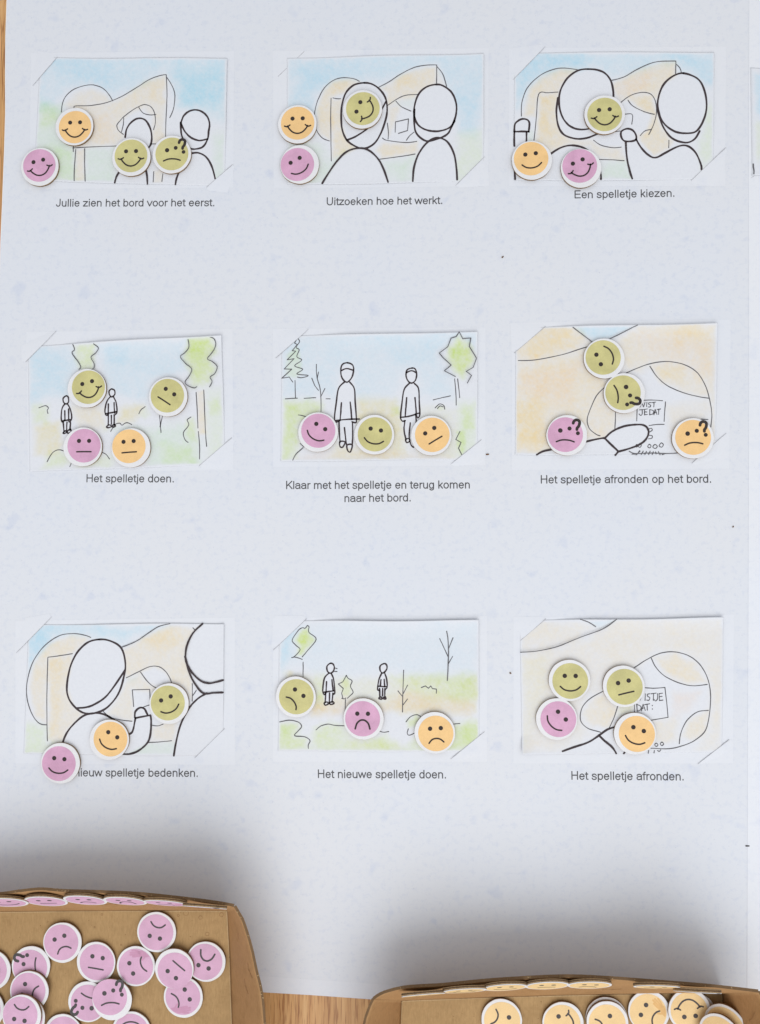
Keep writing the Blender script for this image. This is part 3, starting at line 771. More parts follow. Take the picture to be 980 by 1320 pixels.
Card('watercolour card of two tiny walkers on a path, captioned Het nieuwe spelletje doen', 340, 790,
     [(68, 36), (937, 32), (940, 605), (62, 602)],
     '''blue 60 .34 66,40 937,36 930,270 800,290 620,270 545,250 390,280 330,260 220,260 170,240 60,260|blue 50 .85 66,60 140,60 120,200 70,260|white 20 1 165,75 192,62 200,95 222,118 165,190 145,185 155,150 130,120|lime 26 1 165,75 192,62 200,95 222,118 165,190 145,185 155,150 130,120|lime 14 .6 350,285 362,280 380,310 378,360 345,360 335,310|lime 60 .6 230,290 270,290 260,380 225,380
     |straw 50 .7 90,260 340,290 940,270 930,440 600,440 340,420 210,440|lime 60 .45 560,280 920,280 920,380 760,380 640,330|leaf 40 .25 800,300 920,290 910,370 820,370|peach 40 .7 180,400 340,370 520,390 600,340 920,390 920,440 640,430 460,440 210,440|lime 40 .75 66,480 150,480 160,510 140,540 190,545 190,600 66,600|leaf 36 .3 70,480 130,480 120,540 70,540
     |lime 45 .65 230,510 290,488 350,495 380,560 530,540 620,600 200,602|lime 30 .8 625,470 665,448 690,470 660,500 630,500|lime 50 .7 660,540 830,490 937,470 937,602 620,602|leaf 50 .25 830,500 930,490 920,590 830,560|straw 40 .4 360,560 600,560 600,600 360,600|gold 20 .4 105,250 130,255 125,280 105,275
     |white 9 1 275,225 305,225 312,340 300,395 268,398 260,330|white 9 1 508,228 536,228 540,325 525,372 505,370 495,320''',
     '''190,55 180,68 168,66 150,78 125,118 140,140 160,160 135,190 122,195|190,55 197,60 197,85 228,115 190,165 168,192|135,193 150,196 168,203|172,215 172,245 172,278|s360,272 345,300 325,310 347,330 340,350 345,372|360,272 367,285 385,297 378,320 390,345 378,360 365,372|340,372 350,375 358,371|357,378 355,405 355,430
     |610,250 607,340 605,432|585,340 603,362|627,315 608,352|627,375 608,400|797,80 803,120 805,190 800,295|767,112 785,150 803,190|825,108 806,155|823,190 803,225|s687,325 705,318 718,328 728,318 735,330 753,332 752,350|70,475 110,468 150,475 165,495 150,515 135,535 180,540 202,555 195,575 195,590
     |228,510 250,492 280,484 310,490 350,492|505,515 525,520 545,517|620,475 640,452 668,443 687,455|630,505 625,525 635,533 658,523|825,485 855,482|310,240 320,243|308,255 320,256''', '',
     [(0, (42, 162), (187, 26), 1), (2, (815, 637), (962, 518), 1)], '352,796 628,794 628,982 352,982', lift=.0012,
     mids='''c290,220 276,232 277,252 289,263 303,255 308,238 303,224|286,262 265,285 258,340 265,357 272,346|295,265 305,290 310,345 302,354|298,292 303,340|274,300 272,345|262,346 305,340|270,352 268,390|287,350 286,388|302,350 298,390|c264,394 275,388 282,396 268,402|c288,393 300,386 306,395 293,400
     #c522,222 508,232 508,250 518,262 533,252 538,237 533,224|515,262 503,290 496,330 503,338|527,262 536,290 538,325 530,333|511,292 508,320|525,290 528,322|498,320 535,322|505,330 506,365|518,330 518,362|528,330 527,368|c502,373 512,366 515,376|c518,372 530,366 531,376''')

Card('watercolour card of a closeup sign on a round dial, captioned Het spelletje afronden', 650, 790,
     [(68, 34), (955, 20), (950, 606), (78, 616)],
     '''sand 50 .65 66,34 330,32 390,60 330,100 200,150 70,162|sand 60 .6 70,180 240,150 430,80 500,30 950,25 950,600 850,600 890,500 905,400 890,280 850,215 780,178 680,168 600,205 560,240 440,330 360,370 330,440 370,510 410,530 250,600 80,610|blue 26 .55 340,32 490,28 430,60 400,62
     |straw 50 .4 80,200 190,190 180,420 90,560|sand 30 1 650,195 740,178 830,215 885,305 800,310 700,270|sand 26 1 345,440 390,370 440,350 490,420 460,500 380,500|sand 26 1 775,540 800,470 890,430 880,520 820,555|peach 40 .5 740,350 860,340 800,430 740,460|sand 36 .7 650,470 760,460 760,560 660,560|straw 24 .7 500,400 560,390 560,440 500,450
     |white 12 1 572,385 610,330 700,328 712,450 640,465 570,440|white 14 1 260,608 415,540 490,500 520,606''',
     '''332,28 370,42 398,60|70,170 140,165 230,145 330,105 430,68 490,28|565,240 620,205 680,177 740,172 800,187 850,225 885,285 898,350 895,430 878,510 830,555 780,578 720,592 640,590|640,195 660,235 700,275 760,305 820,318 885,312|890,425 840,432 795,470 770,520 763,570
     |607,325 650,328 700,325|s700,325 708,390 714,455|714,455 640,468|568,385 568,435|435,340 380,370 345,405 333,445 340,480 370,505 420,520|495,405 480,455 458,502|c663,568 670,575 663,582 656,575|c688,563 696,570 688,578 681,570|630,600 628,612|655,600 653,610|668,600 676,603 682,597
     |s587,352 592,380 601,360|615,353 614,382|634,352 624,355 626,364 634,370 630,381 621,380|640,353 662,350|651,351 650,382|668,352 668,374 660,384 654,378|675,352 677,382|677,382 692,380|675,352 690,350|676,366 688,364
     |578,398 580,428|580,428 594,422 596,408 578,398|s598,427 606,398 615,425|601,416 612,414|612,400 634,396|623,398 624,424|645,403 646,405|646,418 646,420''',
     '''255,603 310,583 365,565 412,535|412,535 450,508 487,495|412,533 440,560|440,560 470,585 488,612|522,612 527,604''',
     [(0, (72, 120), (182, 26), 1), (2, (845, 658), (980, 553), 1)], '662,796 946,792 945,984 662,984', lift=.0010, curl='BL')

Card('strip of a blue and pale green card on the overlapping sheet', 966, 80, [(2, 9), (240, 12), (240, 140), (3, 139)],
     'blue 14 1.1 0,5 240,5 240,70 0,70|lime 12 .5 0,74 240,74 240,122 0,122', 'h5.5,126 6,137|', '',
     [(3, (4.5, 149), (22, 133), 0)], '', s=1.0, parent_sheet=sheet2, zb=.00028) if False else None
Card('strip of a blue and pale green card on the overlapping sheet', 966, 80, [(1.5, 9), (240, 12), (240, 148), (3.5, 146)],
     'blue 14 1.1 -5,3 240,5 240,72 -5,72|lime 12 .5 -5,78 240,78 240,128 -5,128', 'h5,132 6,144', '',
     [(3, (3, 149), (24, 133), 0)], '', s=1.0, parent_sheet=sheet2, zb=.00028)

# ------------------------------------------------------------------ tokens
TR_, TH = 0.01605, 0.0023                 # token radius and thickness
DR = 0.858                                # coloured disc radius / token radius
_cache = {}


def face_parts(expr):
    """list of (name, Ink mesh) in token units (disc radius = 1), cached"""
    if expr in _cache:
        return _cache[expr]
    s = TR_ * DR
    out = []

    def eye(x, y, r=.125):
        k = Ink(); k.disc(x * s, y * s, r * s); out.append(('eye', k.mesh('eye')))

    def line(k, p, w=.088):
        k.stroke([np.array(q) * s for q in catmull(pts(p), 6)], w * s)

    m = Ink()
    if expr == 'quiz':
        eye(-.29, .23, .13); eye(.23, .36, .118)
        line(m, '-.5,-.42 -.25,-.325 0,-.30 .27,-.325 .51,-.40')
        q = Ink(); line(q, '.43,.67 .48,.80 .62,.87 .77,.80 .79,.66 .74,.50 .66,.40 .65,.31', .165)
        q.disc(.71 * s, .10 * s, .112 * s)
        out.append(('question_mark', q.mesh('question_mark')))
    else:
        eye(-.305, .285); eye(.305, .285)
        if expr == 'grin':
            line(m, '-.60,-.16 -.50,-.33 -.28,-.54 0,-.62 .28,-.54 .50,-.33 .60,-.16', .09)
            line(m, '-.78,-.16 -.62,-.20 -.46,-.10', .085); line(m, '.46,-.10 .62,-.20 .78,-.16', .085)
        elif expr == 'smile': line(m, '-.56,-.31 -.33,-.49 0,-.555 .33,-.49 .57,-.31')
        elif expr == 'flat': line(m, '-.43,-.36 0,-.355 .43,-.36', .085)
        elif expr == 'frown': line(m, '-.42,-.53 -.24,-.34 0,-.28 .24,-.34 .42,-.50')
        elif expr == 'wry': line(m, '-.45,-.36 -.2,-.27 .1,-.32 .32,-.45 .42,-.60')
        elif expr == 'sad': line(m, '-.42,-.57 -.33,-.28 -.16,-.11 0,-.07 .16,-.11 .33,-.28 .42,-.57', .1)
        elif expr == 'hand':
            line(m, '-.46,-.50 -.24,-.36 0,-.32 .24,-.38 .38,-.50')
    out.append(('mouth', m.mesh('mouth')))
    if expr == 'hand':
        h = Ink()
        palm = [(math.cos(q) * .95, math.sin(q) * .95) for q in np.linspace(-1.33, -.72, 9)] + [(.76, -.44), (.58, -.42), (.42, -.50), (.30, -.68)]
        h.poly(ccw([(x * s, y * s) for x, y in palm]))
        for p_, w_ in (('.44,-.56 .50,-.30 .58,-.04', .10), ('.54,-.52 .63,-.24 .72,.07', .105), ('.63,-.50 .75,-.24 .83,.02', .10), ('.70,-.50 .84,-.30 .92,-.12', .09), ('.36,-.72 .27,-.60 .22,-.47', .10)):
            h.stroke([np.array(q) * s for q in catmull(pts(p_), 5)], w_ * s, .00001)
        out.append(('hand_print', h.mesh('hand_print')))
    _cache[expr] = out
    return out


def token_body(rs, seed):
    r_ = random.Random(seed)
    ph = [r_.uniform(0, 6.28) for _ in range(3)]
    n = 72

    def rad(a):
        return TR_ * rs * (1 + .006 * math.sin(2 * a + ph[0]) + .004 * math.sin(3 * a + ph[1]) + .003 * math.sin(7 * a + ph[2]) + .0022 * math.sin(13 * a + ph[0] * 3))
    ring = [(math.cos(2 * math.pi * i / n), math.sin(2 * math.pi * i / n), rad(2 * math.pi * i / n)) for i in range(n)]
    v, f = [], []
    prof = [(.975, 0), (.995, .0002), (1, TH * .5), (.998, TH - .00035)]
    for k_, z in prof:
        v += [(c * r * k_, s_ * r * k_, z) for c, s_, r in ring]
    for l in range(len(prof) - 1):
        f += [(l * n + i, l * n + (i + 1) % n, (l + 1) * n + (i + 1) % n, (l + 1) * n + i) for i in range(n)]
    f.append(tuple(range(n - 1, -1, -1)))
    f.append(tuple(range((len(prof) - 1) * n, len(prof) * n)))
    body = mesh('smiley_token', v, f)
    pv, pf = [], []
    for k_, z in ((.996, TH - .00034), (.996, TH - .0001), (.985, TH)):
        pv += [(c * r * k_, s_ * r * k_, z) for c, s_, r in ring]
    for l in range(2):
        pf += [(l * n + i, l * n + (i + 1) % n, (l + 1) * n + (i + 1) % n, (l + 1) * n + i) for i in range(n)]
    pf.append(tuple(range(2 * n, 3 * n)))
    return body, mesh('white_paper_top', pv, pf)


def disc_mesh():
    if 'disc' not in _cache:
        k = Ink(); k.disc(0, 0, TR_ * DR, n=64); _cache['disc'] = k.mesh('coloured_disc')
    return _cache['disc']


_n = [0]


def token(colour, expr, label, group, px, py, theta, off=(0, 0), z=.0006, rs=1.0, matrix=None):
    """px, py: middle of the top face in the photograph; off: shift of the printed disc in pixels (x right, y down)"""
    _n[0] += 1
    body, top = token_body(rs, _n[0])
    o = link('smiley_token', body, M_CORE)
    tag(o, label, 'token', group)
    if matrix is None:
        c = at(px, py, z + TH)
        matrix = Matrix.Translation((c.x, c.y, z)) @ Matrix.Rotation(math.radians(theta), 4, 'Z')
        tilt = Matrix.Rotation(math.radians(random.uniform(-.35, .35)), 4, 'X')
        matrix = matrix @ tilt
    o.matrix_world = matrix
    link('white_paper_top', top, M_RING, o)
    a = math.radians(theta)
    ox, oy = off[0] * MM, -off[1] * MM
    lx, ly = ox * math.cos(a) + oy * math.sin(a), -ox * math.sin(a) + oy * math.cos(a)
    d = bpy.data.objects.new('coloured_disc', disc_mesh().copy() if False else _disc_for(colour))
    COL.objects.link(d)
    d.parent = o
    d.location = (lx, ly, TH + .00006)
    ink = M_FACE_GREY if colour in ('rose', 'cream') else M_FACE
    for nm, me in face_parts(expr):
        mat = HAND.get(colour, ink) if nm == 'hand_print' else ink
        e = link(nm, _with_mat(me, mat), None, o)
        e.location = (lx, ly, TH + (.00010 if nm == 'hand_print' else .00014))
    return o


def _disc_for(colour):
    k = ('disc', colour)
    if k not in _cache:
        me = disc_mesh().copy(); me.materials.append(DISC[colour]); _cache[k] = me
    return _cache[k]


def _with_mat(me, mat):
    k = (me.name, mat.name)
    if k not in _cache:
        m2 = me.copy(); m2.materials.clear(); m2.materials.append(mat); _cache[k] = m2
    return _cache[k]


GO, GP, GG = 'orange smiley tokens laid on the cards', 'pink smiley tokens laid on the cards', 'green smiley tokens laid on the cards'
on = [
    ('orange', 'grin', 'grinning orange token on the board leg, card captioned Jullie zien het bord', 96, 163, 0, (1, 1)),
    ('pink', 'grin', 'grinning pink token at the lower corner of card captioned Jullie zien', 51.4, 214.8, 13, (-.6, -1.6)),
    ('green', 'grin', 'grinning green token beside a puzzled green one, card captioned Jullie zien', 169.4, 202.3, 0, (-.4, -1.4)),
    ('green', 'quiz', 'puzzled green token next to a grinning green one, card captioned Jullie zien', 221.5, 199, 0, (.2, -.6)),
    ('orange', 'grin', 'grinning orange token above a pink one, card captioned Uitzoeken hoe het werkt', 383.5, 160, 0, (.3, -1.2)),
    ('pink', 'smile', 'smiling pink token below an orange one, card captioned Uitzoeken hoe het werkt', 386.4, 211.8, 28, (-3, .2)),
    ('green', 'grin', 'green token grinning sideways inside a drawn head, card captioned Uitzoeken', 467.5, 140.8, 68, (.4, -.8)),
    ('green', 'grin', 'grinning green token between the two big heads, card captioned Een spelletje kiezen', 779.6, 147.6, 3, (0, 0)),
    ('orange', 'smile', 'smiling orange token on the raised arm, card captioned Een spelletje kiezen', 685.8, 206.5, 6, (-1, -2)),
    ('pink', 'grin', 'grinning pink token at the foot edge of card captioned Een spelletje kiezen', 749.1, 216.6, 23, (-1.6, -2.8)),
    ('green', 'grin', 'grinning green token hanging under the tree, card captioned Het spelletje doen', 112, 500.5, 16, (2.2, -1.4)),
    ('green', 'flat', 'green token with slanted flat mouth, card captioned Het spelletje doen', 216.8, 511.4, -33, (-.9, -1.4)),
    ('pink', 'flat', 'pink straight mouthed token below two walkers, card captioned Het spelletje doen', 106.7, 576, 0, (1.8, -1.5)),
    ('orange', 'flat', 'orange straight mouthed token beside a pink one, card captioned Het spelletje doen', 168.9, 577.2, 4, (-2.7, -2)),
    ('pink', 'smile', 'smiling tilted pink token beside a capped walker, card captioned Klaar met', 410.1, 557, -31, (.3, -1.8)),
    ('green', 'smile', 'smiling green token between the capped walkers, card captioned Klaar met', 482.6, 560.3, -11, (.8, -.4)),
    ('orange', 'flat', 'orange token with rising flat mouth, card captioned Klaar met het spelletje', 556, 561.5, 31, (1.4, -.9)),
    ('green', 'smile', 'green token smiling sideways below the blue wedge, card with pointing hand', 779, 462, 114, (-1.3, -1.2)),
    ('green', 'quiz', 'puzzled green token turned sideways touching the written sign, card with pointing hand', 805, 506.8, -80, (-1.7, -.6)),
    ('pink', 'quiz', 'puzzled pink token on the drawn forearm, card with pointing hand', 730.8, 561, -2, (-1.9, -.7)),
    ('orange', 'quiz', 'puzzled orange token by the corner slit, card with pointing hand', 893.5, 565, 3, (.1, -1.2)),
    ('green', 'smile', 'smiling green token beside the touching hand, card captioned nieuw spelletje bedenken', 218, 906.9, 23, (-1.6, -.7)),
    ('orange', 'smile', 'smiling orange token below the big head, card captioned nieuw spelletje bedenken', 140.8, 953.6, -28, (1.8, -.9)),
    ('pink', 'smile', 'smiling pink token covering the start of caption nieuw spelletje bedenken', 78, 983.8, -5, (-2, .5)),
    ('green', 'wry', 'unhappy olive token below the small tree, card captioned Het nieuwe spelletje doen', 381.4, 898.3, -36, (.7, -.2)),
    ('pink', 'sad', 'sad pink token in the middle of card captioned Het nieuwe spelletje doen', 468.7, 926.7, 0, (-1.1, -.2)),
    ('orange', 'frown', 'frowning orange token on the grass of card captioned Het nieuwe spelletje doen', 560.7, 944.5, 4, (1.2, .9)),
    ('green', 'smile', 'smiling green token just above a pink one, card with the round dial', 734.3, 877, 0, (.9, .8)),
    ('green', 'flat', 'flat mouthed green token over the written sign, card with the round dial', 804.2, 884.7, 14, (1.1, .6)),
    ('pink', 'smile', 'smiling tilted pink token just below a green one, card with the round dial', 717.8, 927, -45, (2, 0)),
    ('orange', 'smile', 'smiling orange token on the pointing arm, card with the round dial', 818.7, 945.7, -20, (2.3, .3)),
]
for c, e, lab, x, y, th, off in on:
    token(c, e, lab, {'orange': GO, 'pink': GP, 'green': GG}[c], x, y, th, off)

# ------------------------------------------------------------------ cardboard boxes
BH = 84 * MM                              # height of the flared sides
BT = .0022                                # floor board thickness
FLOOR_Z = .0003 + BT


def resample(P, n):
    P = np.array(P, float)
    d = np.concatenate([[0], np.cumsum(np.linalg.norm(np.diff(P, axis=0), axis=1))])
    s = np.linspace(0, d[-1], n)
    return np.stack([np.interp(s, d, P[:, k]) for k in range(P.shape[1])], 1)


class Wall:
    def __init__(self, base, top, nu=90, nv=14, thick=.0019):
        b = resample([at(x, y, FLOOR_Z) for x, y in base], nu)
        t_ = resample([at(*q[:2], BH * (q[2] if len(q) > 2 else 1)) for q in catmull([(p[0], p[1], p[2] if len(p) > 2 else 1) for p in top], 8)], nu)
        vv = np.linspace(0, 1, nv)[None, :, None]
        self.g = b[:, None] * (1 - vv) + t_[:, None] * vv
        du = np.gradient(self.g, axis=0)
        dv = np.gradient(self.g, axis=1)
        nrm = np.cross(du, dv)
        nrm /= np.linalg.norm(nrm, axis=2, keepdims=True)
        if nrm[..., 2].mean() < 0:
            nrm = -nrm
        self.n, self.du, self.dv = nrm, du, dv
        outer = self.g - nrm * thick
        V = np.concatenate([self.g.reshape(-1, 3), outer.reshape(-1, 3)])
        ix = np.arange(nu * nv).reshape(nu, nv)
        o_ = nu * nv
        F_ = []
        self.rims = []
        for i in range(nu - 1):
            for j in range(nv - 1):
                a, b_, c_, d_ = ix[i, j], ix[i + 1, j], ix[i + 1, j + 1], ix[i, j + 1]
                F_.append((a, b_, c_, d_)); F_.append((o_ + d_, o_ + c_, o_ + b_, o_ + a))
            self.rims.append(len(F_)); F_.append((ix[i, -1], ix[i + 1, -1], o_ + ix[i + 1, -1], o_ + ix[i, -1]))
            F_.append((ix[i + 1, 0], ix[i, 0], o_ + ix[i, 0], o_ + ix[i + 1, 0]))
        for j in range(nv - 1):
            F_.append((ix[0, j + 1], ix[0, j], o_ + ix[0, j], o_ + ix[0, j + 1]))
            F_.append((ix[-1, j], ix[-1, j + 1], o_ + ix[-1, j + 1], o_ + ix[-1, j]))
        self.V, self.F = V, [tuple(int(q) for q in f_) for f_ in F_]
        self.rim = resample(t_ - nrm[:, -1] * thick * .5, nu)

    def spot(self, px, py, gap):
        pos = self.g + self.n * gap
        best, bi = 1e9, None
        for i in range(0, pos.shape[0]):
            for j in range(pos.shape[1]):
                q = project(pos[i, j])
                d = (q[0] - px) ** 2 + (q[1] - py) ** 2
                if d < best:
                    best, bi = d, (i, j)
        # refine bilinearly round the best cell
        i, j = bi
        P0 = Vector(pos[i, j])
        q = Vector(project(P0))
        eu, ev = Vector(self.du[i, j]), Vector(self.dv[i, j])
        qu, qv = Vector(project(P0 + eu)) - q, Vector(project(P0 + ev)) - q
        r = Vector((px, py)) - q
        det = qu.x * qv.y - qu.y * qv.x
        if abs(det) > 1e-6:
            a = (r.x * qv.y - r.y * qv.x) / det
            b = (qu.x * r.y - qu.y * r.x) / det
            P0 = P0 + eu * max(-2, min(2, a)) + ev * max(-2, min(2, b))
        a_, b_ = max(0, i - 9), min(pos.shape[0] - 1, i + 9)
        return P0, Vector(self.n[a_:b_ + 1].mean((0, 1))).normalized(), Vector(pos[b_, j] - pos[a_, j])


def build_box(label, group, floor, walls, base_loc):
    o = bpy.data.objects.new('cardboard_box', None)
    COL.objects.link(o)
    c = at(*base_loc, 0)
    o.location = (c.x, c.y, 0)
    tag(o, label, 'box', group)
    off = np.array((c.x, c.y, 0))
    P = ccw([tuple((Vector(at(x, y, FLOOR_Z)) - Vector(off))[:2]) for x, y in floor])
    v, f = slab(P, .00045, FLOOR_Z)
    link('floor_panel', mesh('floor_panel', v, f), M_KRAFT, o)
    out = []
    for base, top in walls:
        w = Wall(base, top)
        me = mesh('side_panel', w.V - off, w.F, False)
        s = link('side_panel', me, M_KRAFT2, o)
        for p in me.polygons:
            p.use_smooth = True
        me.materials.append(M_RIM)
        for r_ in w.rims:
            me.polygons[r_].material_index = 1
            me.polygons[r_].use_smooth = False
        # thin pale fold line at the foot of the side
        k = Ink()
        k.stroke([(w.g[i, 0] + w.n[i, 0] * .0004 - off)[:2] for i in range(0, 90, 4)] + [(w.g[-1, 0] - off)[:2]], .9 * MM, FLOOR_Z + .0002, jit=.4)
        link('fold_crease', k.mesh('fold_crease'), M_CREASE, s)
        fl = Ink()
        for _ in range(26):
            i = random.randrange(2, 88)
            p = w.rim[i] - off
            a = random.uniform(0, 6.28)
            l_ = random.uniform(.5, 1.7) * MM
            fl.stroke([(p[0], p[1]), (p[0] + l_ * math.cos(a), p[1] + l_ * math.sin(a))], random.uniform(.4, .9) * MM, p[2] + .0006)
        link('torn_fibres', fl.mesh('torn_fibres'), M_CREASE, s)
        sc = Ink()
        for _ in range(7):                    # dents and creases pressed into the board
            i, j = random.randrange(8, 80), random.randrange(4, 12)
            di, dj = random.choice(((5, 1), (2, 2), (-3, 2), (6, -1)))
            q = [w.g[i + int(di * t_), min(13, max(0, j + int(dj * t_)))] + w.n[i, j] * .0005 - off for t_ in (0, .5, 1)]
            b_ = len(sc.v)
            wd_ = .35 * MM
            for p in q:
                sc.v += [(p[0] - wd_, p[1], p[2]), (p[0] + wd_, p[1] + wd_, p[2])]
            sc.f += [(b_, b_ + 1, b_ + 3, b_ + 2), (b_ + 2, b_ + 3, b_ + 5, b_ + 4)]
        link('dent_marks', sc.mesh('dent_marks'), M_DENT, s)
        out.append(w)
    return o, out


pink_box, pw = build_box('open cardboard box full of pink smiley tokens on the poster', 'open cardboard boxes of tokens',
    pts('-117,1177 0,1175.5 140,1174 293,1174 296,1230 299,1320 301,1474 -115,1474'),
    [(pts('-117,1177 0,1175.5 140,1174 293,1174'), pts('-140,1176 -100,1163 -40,1156 0,1153.5 26,1150 52,1147.5 80,1149.5 130,1151 180,1153.5 215,1157 250,1161 280,1165 301.5,1169')),
     (pts('293,1174 296,1230 299,1320 301,1474'), pts('301.5,1169 308,1180 313,1190 322,1219 329,1250 336,1280 340,1320 343,1400 337,1470 322,1530')),
     (pts('301,1474 -115,1474'), pts('322,1530 200,1556 90,1564 -40,1556 -140,1530')),
     (pts('-115,1474 -117,1177'), pts('-140,1530 -158,1460 -160,1320 -154,1230 -140,1176'))], (90, 1322))

yellow_box, yw = build_box('open cardboard box full of orange smiley tokens on the poster', 'open cardboard boxes of tokens',
    pts('518,1290 625,1286 730,1283 850,1281 931,1281 935,1340 937,1590 514,1590 516,1340'),
    [(pts('518,1290 625,1286 730,1283 850,1281 931,1281'), pts('482,1289 489,1284 498,1280 520,1274.5 543,1272.5 570,1271 625,1265.5 680,1261.8 720,1260 751,1260.2 793,1262.6 848,1266.8 903,1271.2 944,1275.5 978,1279.5')),
     (pts('931,1281 935,1340 937,1590'), pts('978,1279.5 986,1300 992,1350 996,1450 990,1560 975,1640')),
     (pts('937,1590 514,1590'), pts('975,1640 850,1672 730,1682 610,1672 486,1645')),
     (pts('514,1590 516,1340 518,1290'), pts('486,1645 466,1560 462,1450 466,1360 471,1320 476,1303 482,1289'))], (725, 1440))

# dried drops on the board
k = Ink()
kb = Vector(pink_box.location)
for x, y, r in ((258.6, 1182.8, 2.4), (267.3, 1204, 2.4), (285.6, 1179, 2.6), (131.5, 1179, 1.2), (122, 1195, .8), (240, 1177, 3.2), (230, 1180, 1.4), (156.5, 1218, 1)):
    k.stroke([((at(x + r * math.cos(a), y + r * math.sin(a), FLOOR_Z) - kb).x, (at(x + r * math.cos(a), y + r * math.sin(a), FLOOR_Z) - kb).y) for a in np.linspace(.3, 6.5, 14)], .5 * MM, FLOOR_Z + .0001, jit=.3)
link('dried_drops', k.mesh('dried_drops'), M_STAIN, pink_box)

GB, GY = 'pink smiley tokens in the box', 'orange smiley tokens in the box'
L0 = FLOOR_Z + .0004
STEP = TH + .0003
inbox = [
    ('rose', 'frown', 'frowning pink token on bare board near the box fold', GB, 80.5, 1215.1, 22, (-1.4, -.3), 0, .97),
    ('rose', 'flat', 'straight mouthed pink token with torn white rim in the box', GB, 124, 1240.3, -8, (1, 0), 0, .97),
    ('rose', 'quiz', 'puzzled pink token partly under a frowning one in the box', GB, 40, 1245.6, 97, (-1, 1.6), 0, .97),
    ('rose', 'frown', 'frowning pink token between the puzzled one and the short stack', GB, 37.7, 1277.8, 75, (-1, -.6), 1, .97),
    ('rose', 'frown', 'pink token buried under the top one of the short stack', GB, 33, 1312, 60, (0, 0), 2, .97),
    ('rose', 'frown', 'upside down frowning pink token topping the short stack', GB, 28, 1309, 172, (-1.8, -.8), 3, .97),
    ('rose', 'smile', 'pink token cut by the picture edge beside the puzzled one', GB, -10.8, 1250.7, 90, (-2, 0), 0, .97),
    ('rose', 'smile', 'pink token cut by the picture edge beside the short stack', GB, -19, 1301, 90, (-2, 0), 0, .97),
    ('rose', 'quiz', 'upside down puzzled pink token half under an upright puzzled one', GB, 113, 1291.5, 165, (.6, 1), 0, .97),
    ('rose', 'quiz', 'upright puzzled pink token lying over an upside down puzzled one', GB, 144.4, 1288.8, 5, (-2.8, -3.2), 1, .98),
    ('rose', 'smile', 'pink token with one eye showing below the upside down puzzled one', GB, 81.2, 1333.5, -30, (1, 0), 0, .97),
    ('rose', 'smile', 'upside down smiling pink token below the upright puzzled one', GB, 169.3, 1330, 180, (0, 0), 0, .97),
    ('rose', 'frown', 'upside down frowning pink token nearest the curved box side top', GB, 201.9, 1201.5, 167, (-.6, .2), 0, .97),
    ('rose', 'sad', 'upside down sad pink token nearest the box corner', GB, 265.6, 1239.7, 164, (-1.2, .2), 0, .96),
    ('rose', 'flat', 'pink token with slanted straight mouth lying over two others', GB, 224.7, 1248.8, 142, (1, 2.2), 1, .955),
    ('rose', 'hand', 'pink token with hand print under the slanted straight mouthed one', GB, 236.4, 1285.5, -61, (-.5, -.5), 0, .97),
    ('rose', 'hand', 'sideways pink token with hand print beside the straight mouthed one', GB, 175.3, 1245.5, 112, (0, .4), 0, .96),
    ('cream', 'frown', 'sideways orange frowning token standing apart from the others in its box', GY, 646.8, 1314.7, -112, (.6, .6), 0, .97),
    ('cream', 'grin', 'sideways orange grinning token next to the short orange pile', GY, 725.9, 1318.6, 75, (-1, .5), 0, .97),
    ('cream', 'flat', 'orange token hidden beneath a frowning sideways orange one', GY, 782, 1312.5, 0, (0, 0), 0, .97),
    ('cream', 'frown', 'sideways orange frowning token lying on a hidden one', GY, 783.3, 1317.8, -68, (-.4, 1), 1, .97),
    ('cream', 'hand', 'orange token with hand print between a frowning and an upside down one', GY, 836.7, 1303.7, 62, (-1, 1.4), 0, .97),
    ('cream', 'flat', 'orange token hidden beneath the upside down grinning orange one', GY, 896, 1306.8, 0, (0, 0), 0, .97),
    ('cream', 'grin', 'upside down grinning orange token lying on a hidden one', GY, 889, 1302.6, 187, (-.4, .6), 1, .98),
]
for c, e, lab, g, x, y, th, off, lev, rs in inbox:
    token(c, e, lab, g, x, y, th, off, L0 + lev * STEP, rs)


def leaning(colour, expr, label, group, px, py, z, nrm, theta, rs=.97):
    n = Vector(nrm).normalized()
    y_ = Vector((0, 1, 0)); y_ = (y_ - n * y_.dot(n)).normalized()
    x_ = y_.cross(n)
    m = Matrix((x_, y_, n)).transposed().to_4x4()
    p = at(px, py, z)
    token(colour, expr, label, group, 0, 0, theta, rs=rs, matrix=Matrix.Translation(p) @ m @ Matrix.Rotation(math.radians(theta), 4, 'Z'))


leaning('cream', 'flat', 'tilted orange token leaning on the box side behind another', GY, 937, 1323, .0165, (-.62, .06, .78), 10)
leaning('cream', 'smile', 'tilted orange token leaning in front of another at the box side', GY, 930, 1336, .0205, (-.60, .10, .79), 30)


def wall_token(w, colour, expr, label, group, px, py, theta, steep=0, rs=.97, gap=.0007):
    st = math.radians(steep)
    p, n, eu = w.spot(px, py, gap + TH + TR_ * math.sin(st))
    x_ = (eu - n * eu.dot(n)).normalized()
    y_ = n.cross(x_)
    if y_.z < 0:
        x_, y_ = -x_, -y_
    y_, n = y_ * math.cos(st) + n * math.sin(st), n * math.cos(st) - y_ * math.sin(st)
    m = Matrix((x_, y_, n)).transposed().to_4x4()
    token(colour, expr, label, group, 0, 0, theta, rs=rs, matrix=Matrix.Translation(p - n * TH) @ m @ Matrix.Rotation(math.radians(theta), 4, 'Z'))


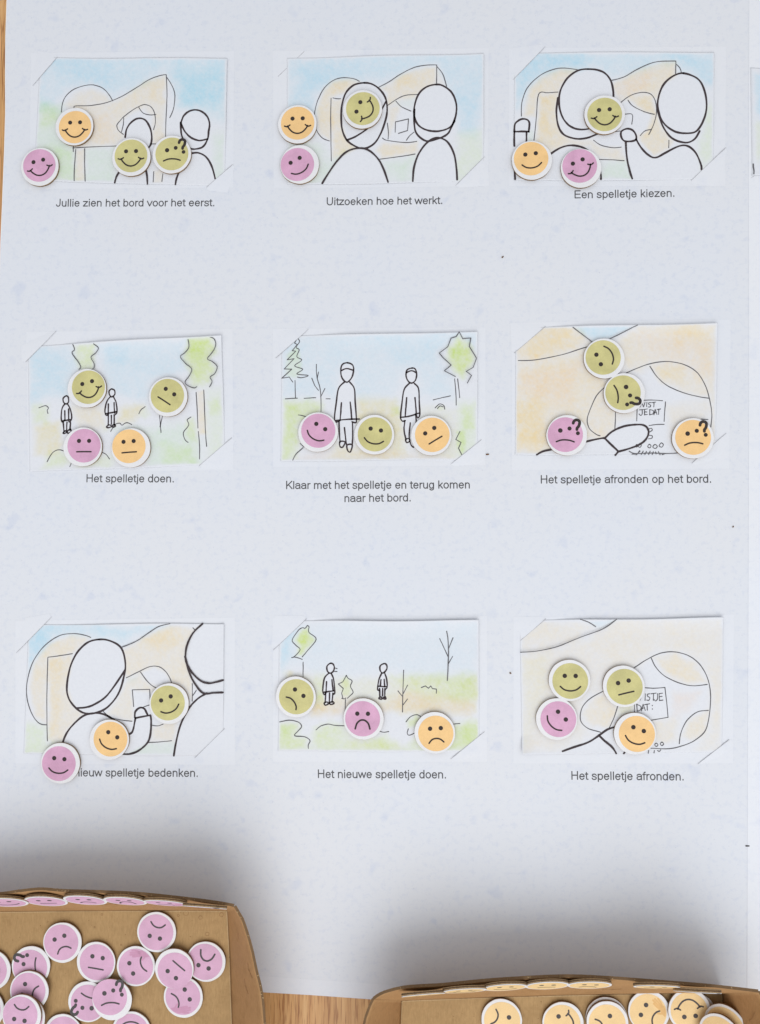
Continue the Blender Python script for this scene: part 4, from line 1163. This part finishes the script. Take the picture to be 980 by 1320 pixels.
GWP, GWY = 'pink smiley tokens stuck along the box side', 'orange smiley tokens stuck along the box side'
for i, (x, y, e, lab) in enumerate([
        (8, 1163.8, 'smile', 'first pink token on the box side, smiling, cut by the picture edge'),
        (59.5, 1162.3, 'flat', 'straight mouthed pink token on the box side beside the smiling one'),
        (110, 1161, 'frown', 'third pink token along the box side, slight frown'),
        (161.5, 1162, 'sad', 'fourth pink token along the box side, deep frown'),
        (213, 1164.6, 'hand', 'fifth pink token along the box side, thin sliver'),
        (265, 1168.6, 'quiz', 'last pink token along the box side, beside the corner')]):
    wall_token(pw[0], 'rose', e, lab, GWP, x, y, 0, (1, 1, 1.2, 1.6, 3, 5.5)[i])
for i, (x, y, e, lab) in enumerate([
        (546, 1283, 'smile', 'first orange token on the box side beside the open corner'),
        (599, 1277.6, 'grin', 'second orange token along the box side, thin sliver'),
        (651.5, 1273.4, 'smile', 'third orange token along the box side, before the flat mouthed one'),
        (705.5, 1271, 'flat', 'flat mouthed orange token on the box side before the gap'),
        (760, 1270.4, 'frown', 'frowning orange token on the box side right before the gap'),
        (850, 1270.8, 'hand', 'orange token on the box side just after the gap'),
        (905, 1276.2, 'quiz', 'last orange token on the box side behind the upside down grin')]):
    wall_token(yw[0], 'cream', e, lab, GWY, x, y, 0, (6.5, 4.5, 3, 2.2, 2.2, 4, 6.5)[i])

# ------------------------------------------------------------------ crumbs on the paper
M_CRUMB = ink_mat('brown_crumb', (.16, .075, .03), .8)
for x, y, l, w, a, lab in ((628.3, 585.8, 5.0, 2.2, 10, 'brown wood crumb on the paper beside the capped walkers card'),
                           (648, 331.5, 4.2, 2.0, 40, 'dark crumb on the empty paper below the two big heads cards'),
                           (658, 867.5, 3.4, 2.2, -30, 'dark crumb on the paper between the tiny walkers and dial cards'),
                           (945, 679, 2.8, 1.8, 70, 'tiny crumb on the paper below the pointing hand card'),):
    n = 8
    vs, fs = [], []
    for (zz, s) in ((.0, .7), (.0004, 1), (.0008, .5)):
        for i in range(n):
            t_ = 2 * math.pi * i / n
            vs.append((l / 2 * MM * s * math.cos(t_) * random.uniform(.75, 1.1), w / 2 * MM * s * math.sin(t_) * random.uniform(.75, 1.1), zz))
    for k_ in range(2):
        fs += [(k_ * n + i, k_ * n + (i + 1) % n, (k_ + 1) * n + (i + 1) % n, (k_ + 1) * n + i) for i in range(n)]
    fs.append(tuple(range(2 * n, 3 * n)))
    fs.append(tuple(range(n - 1, -1, -1)))
    p = at(x, y, 0)
    o = link('crumb', mesh('crumb', vs, fs, True), M_CRUMB, None, (p.x, p.y, .0001))
    o.rotation_euler.z = math.radians(a)
    tag(o, lab, 'crumb', 'crumbs on the paper')
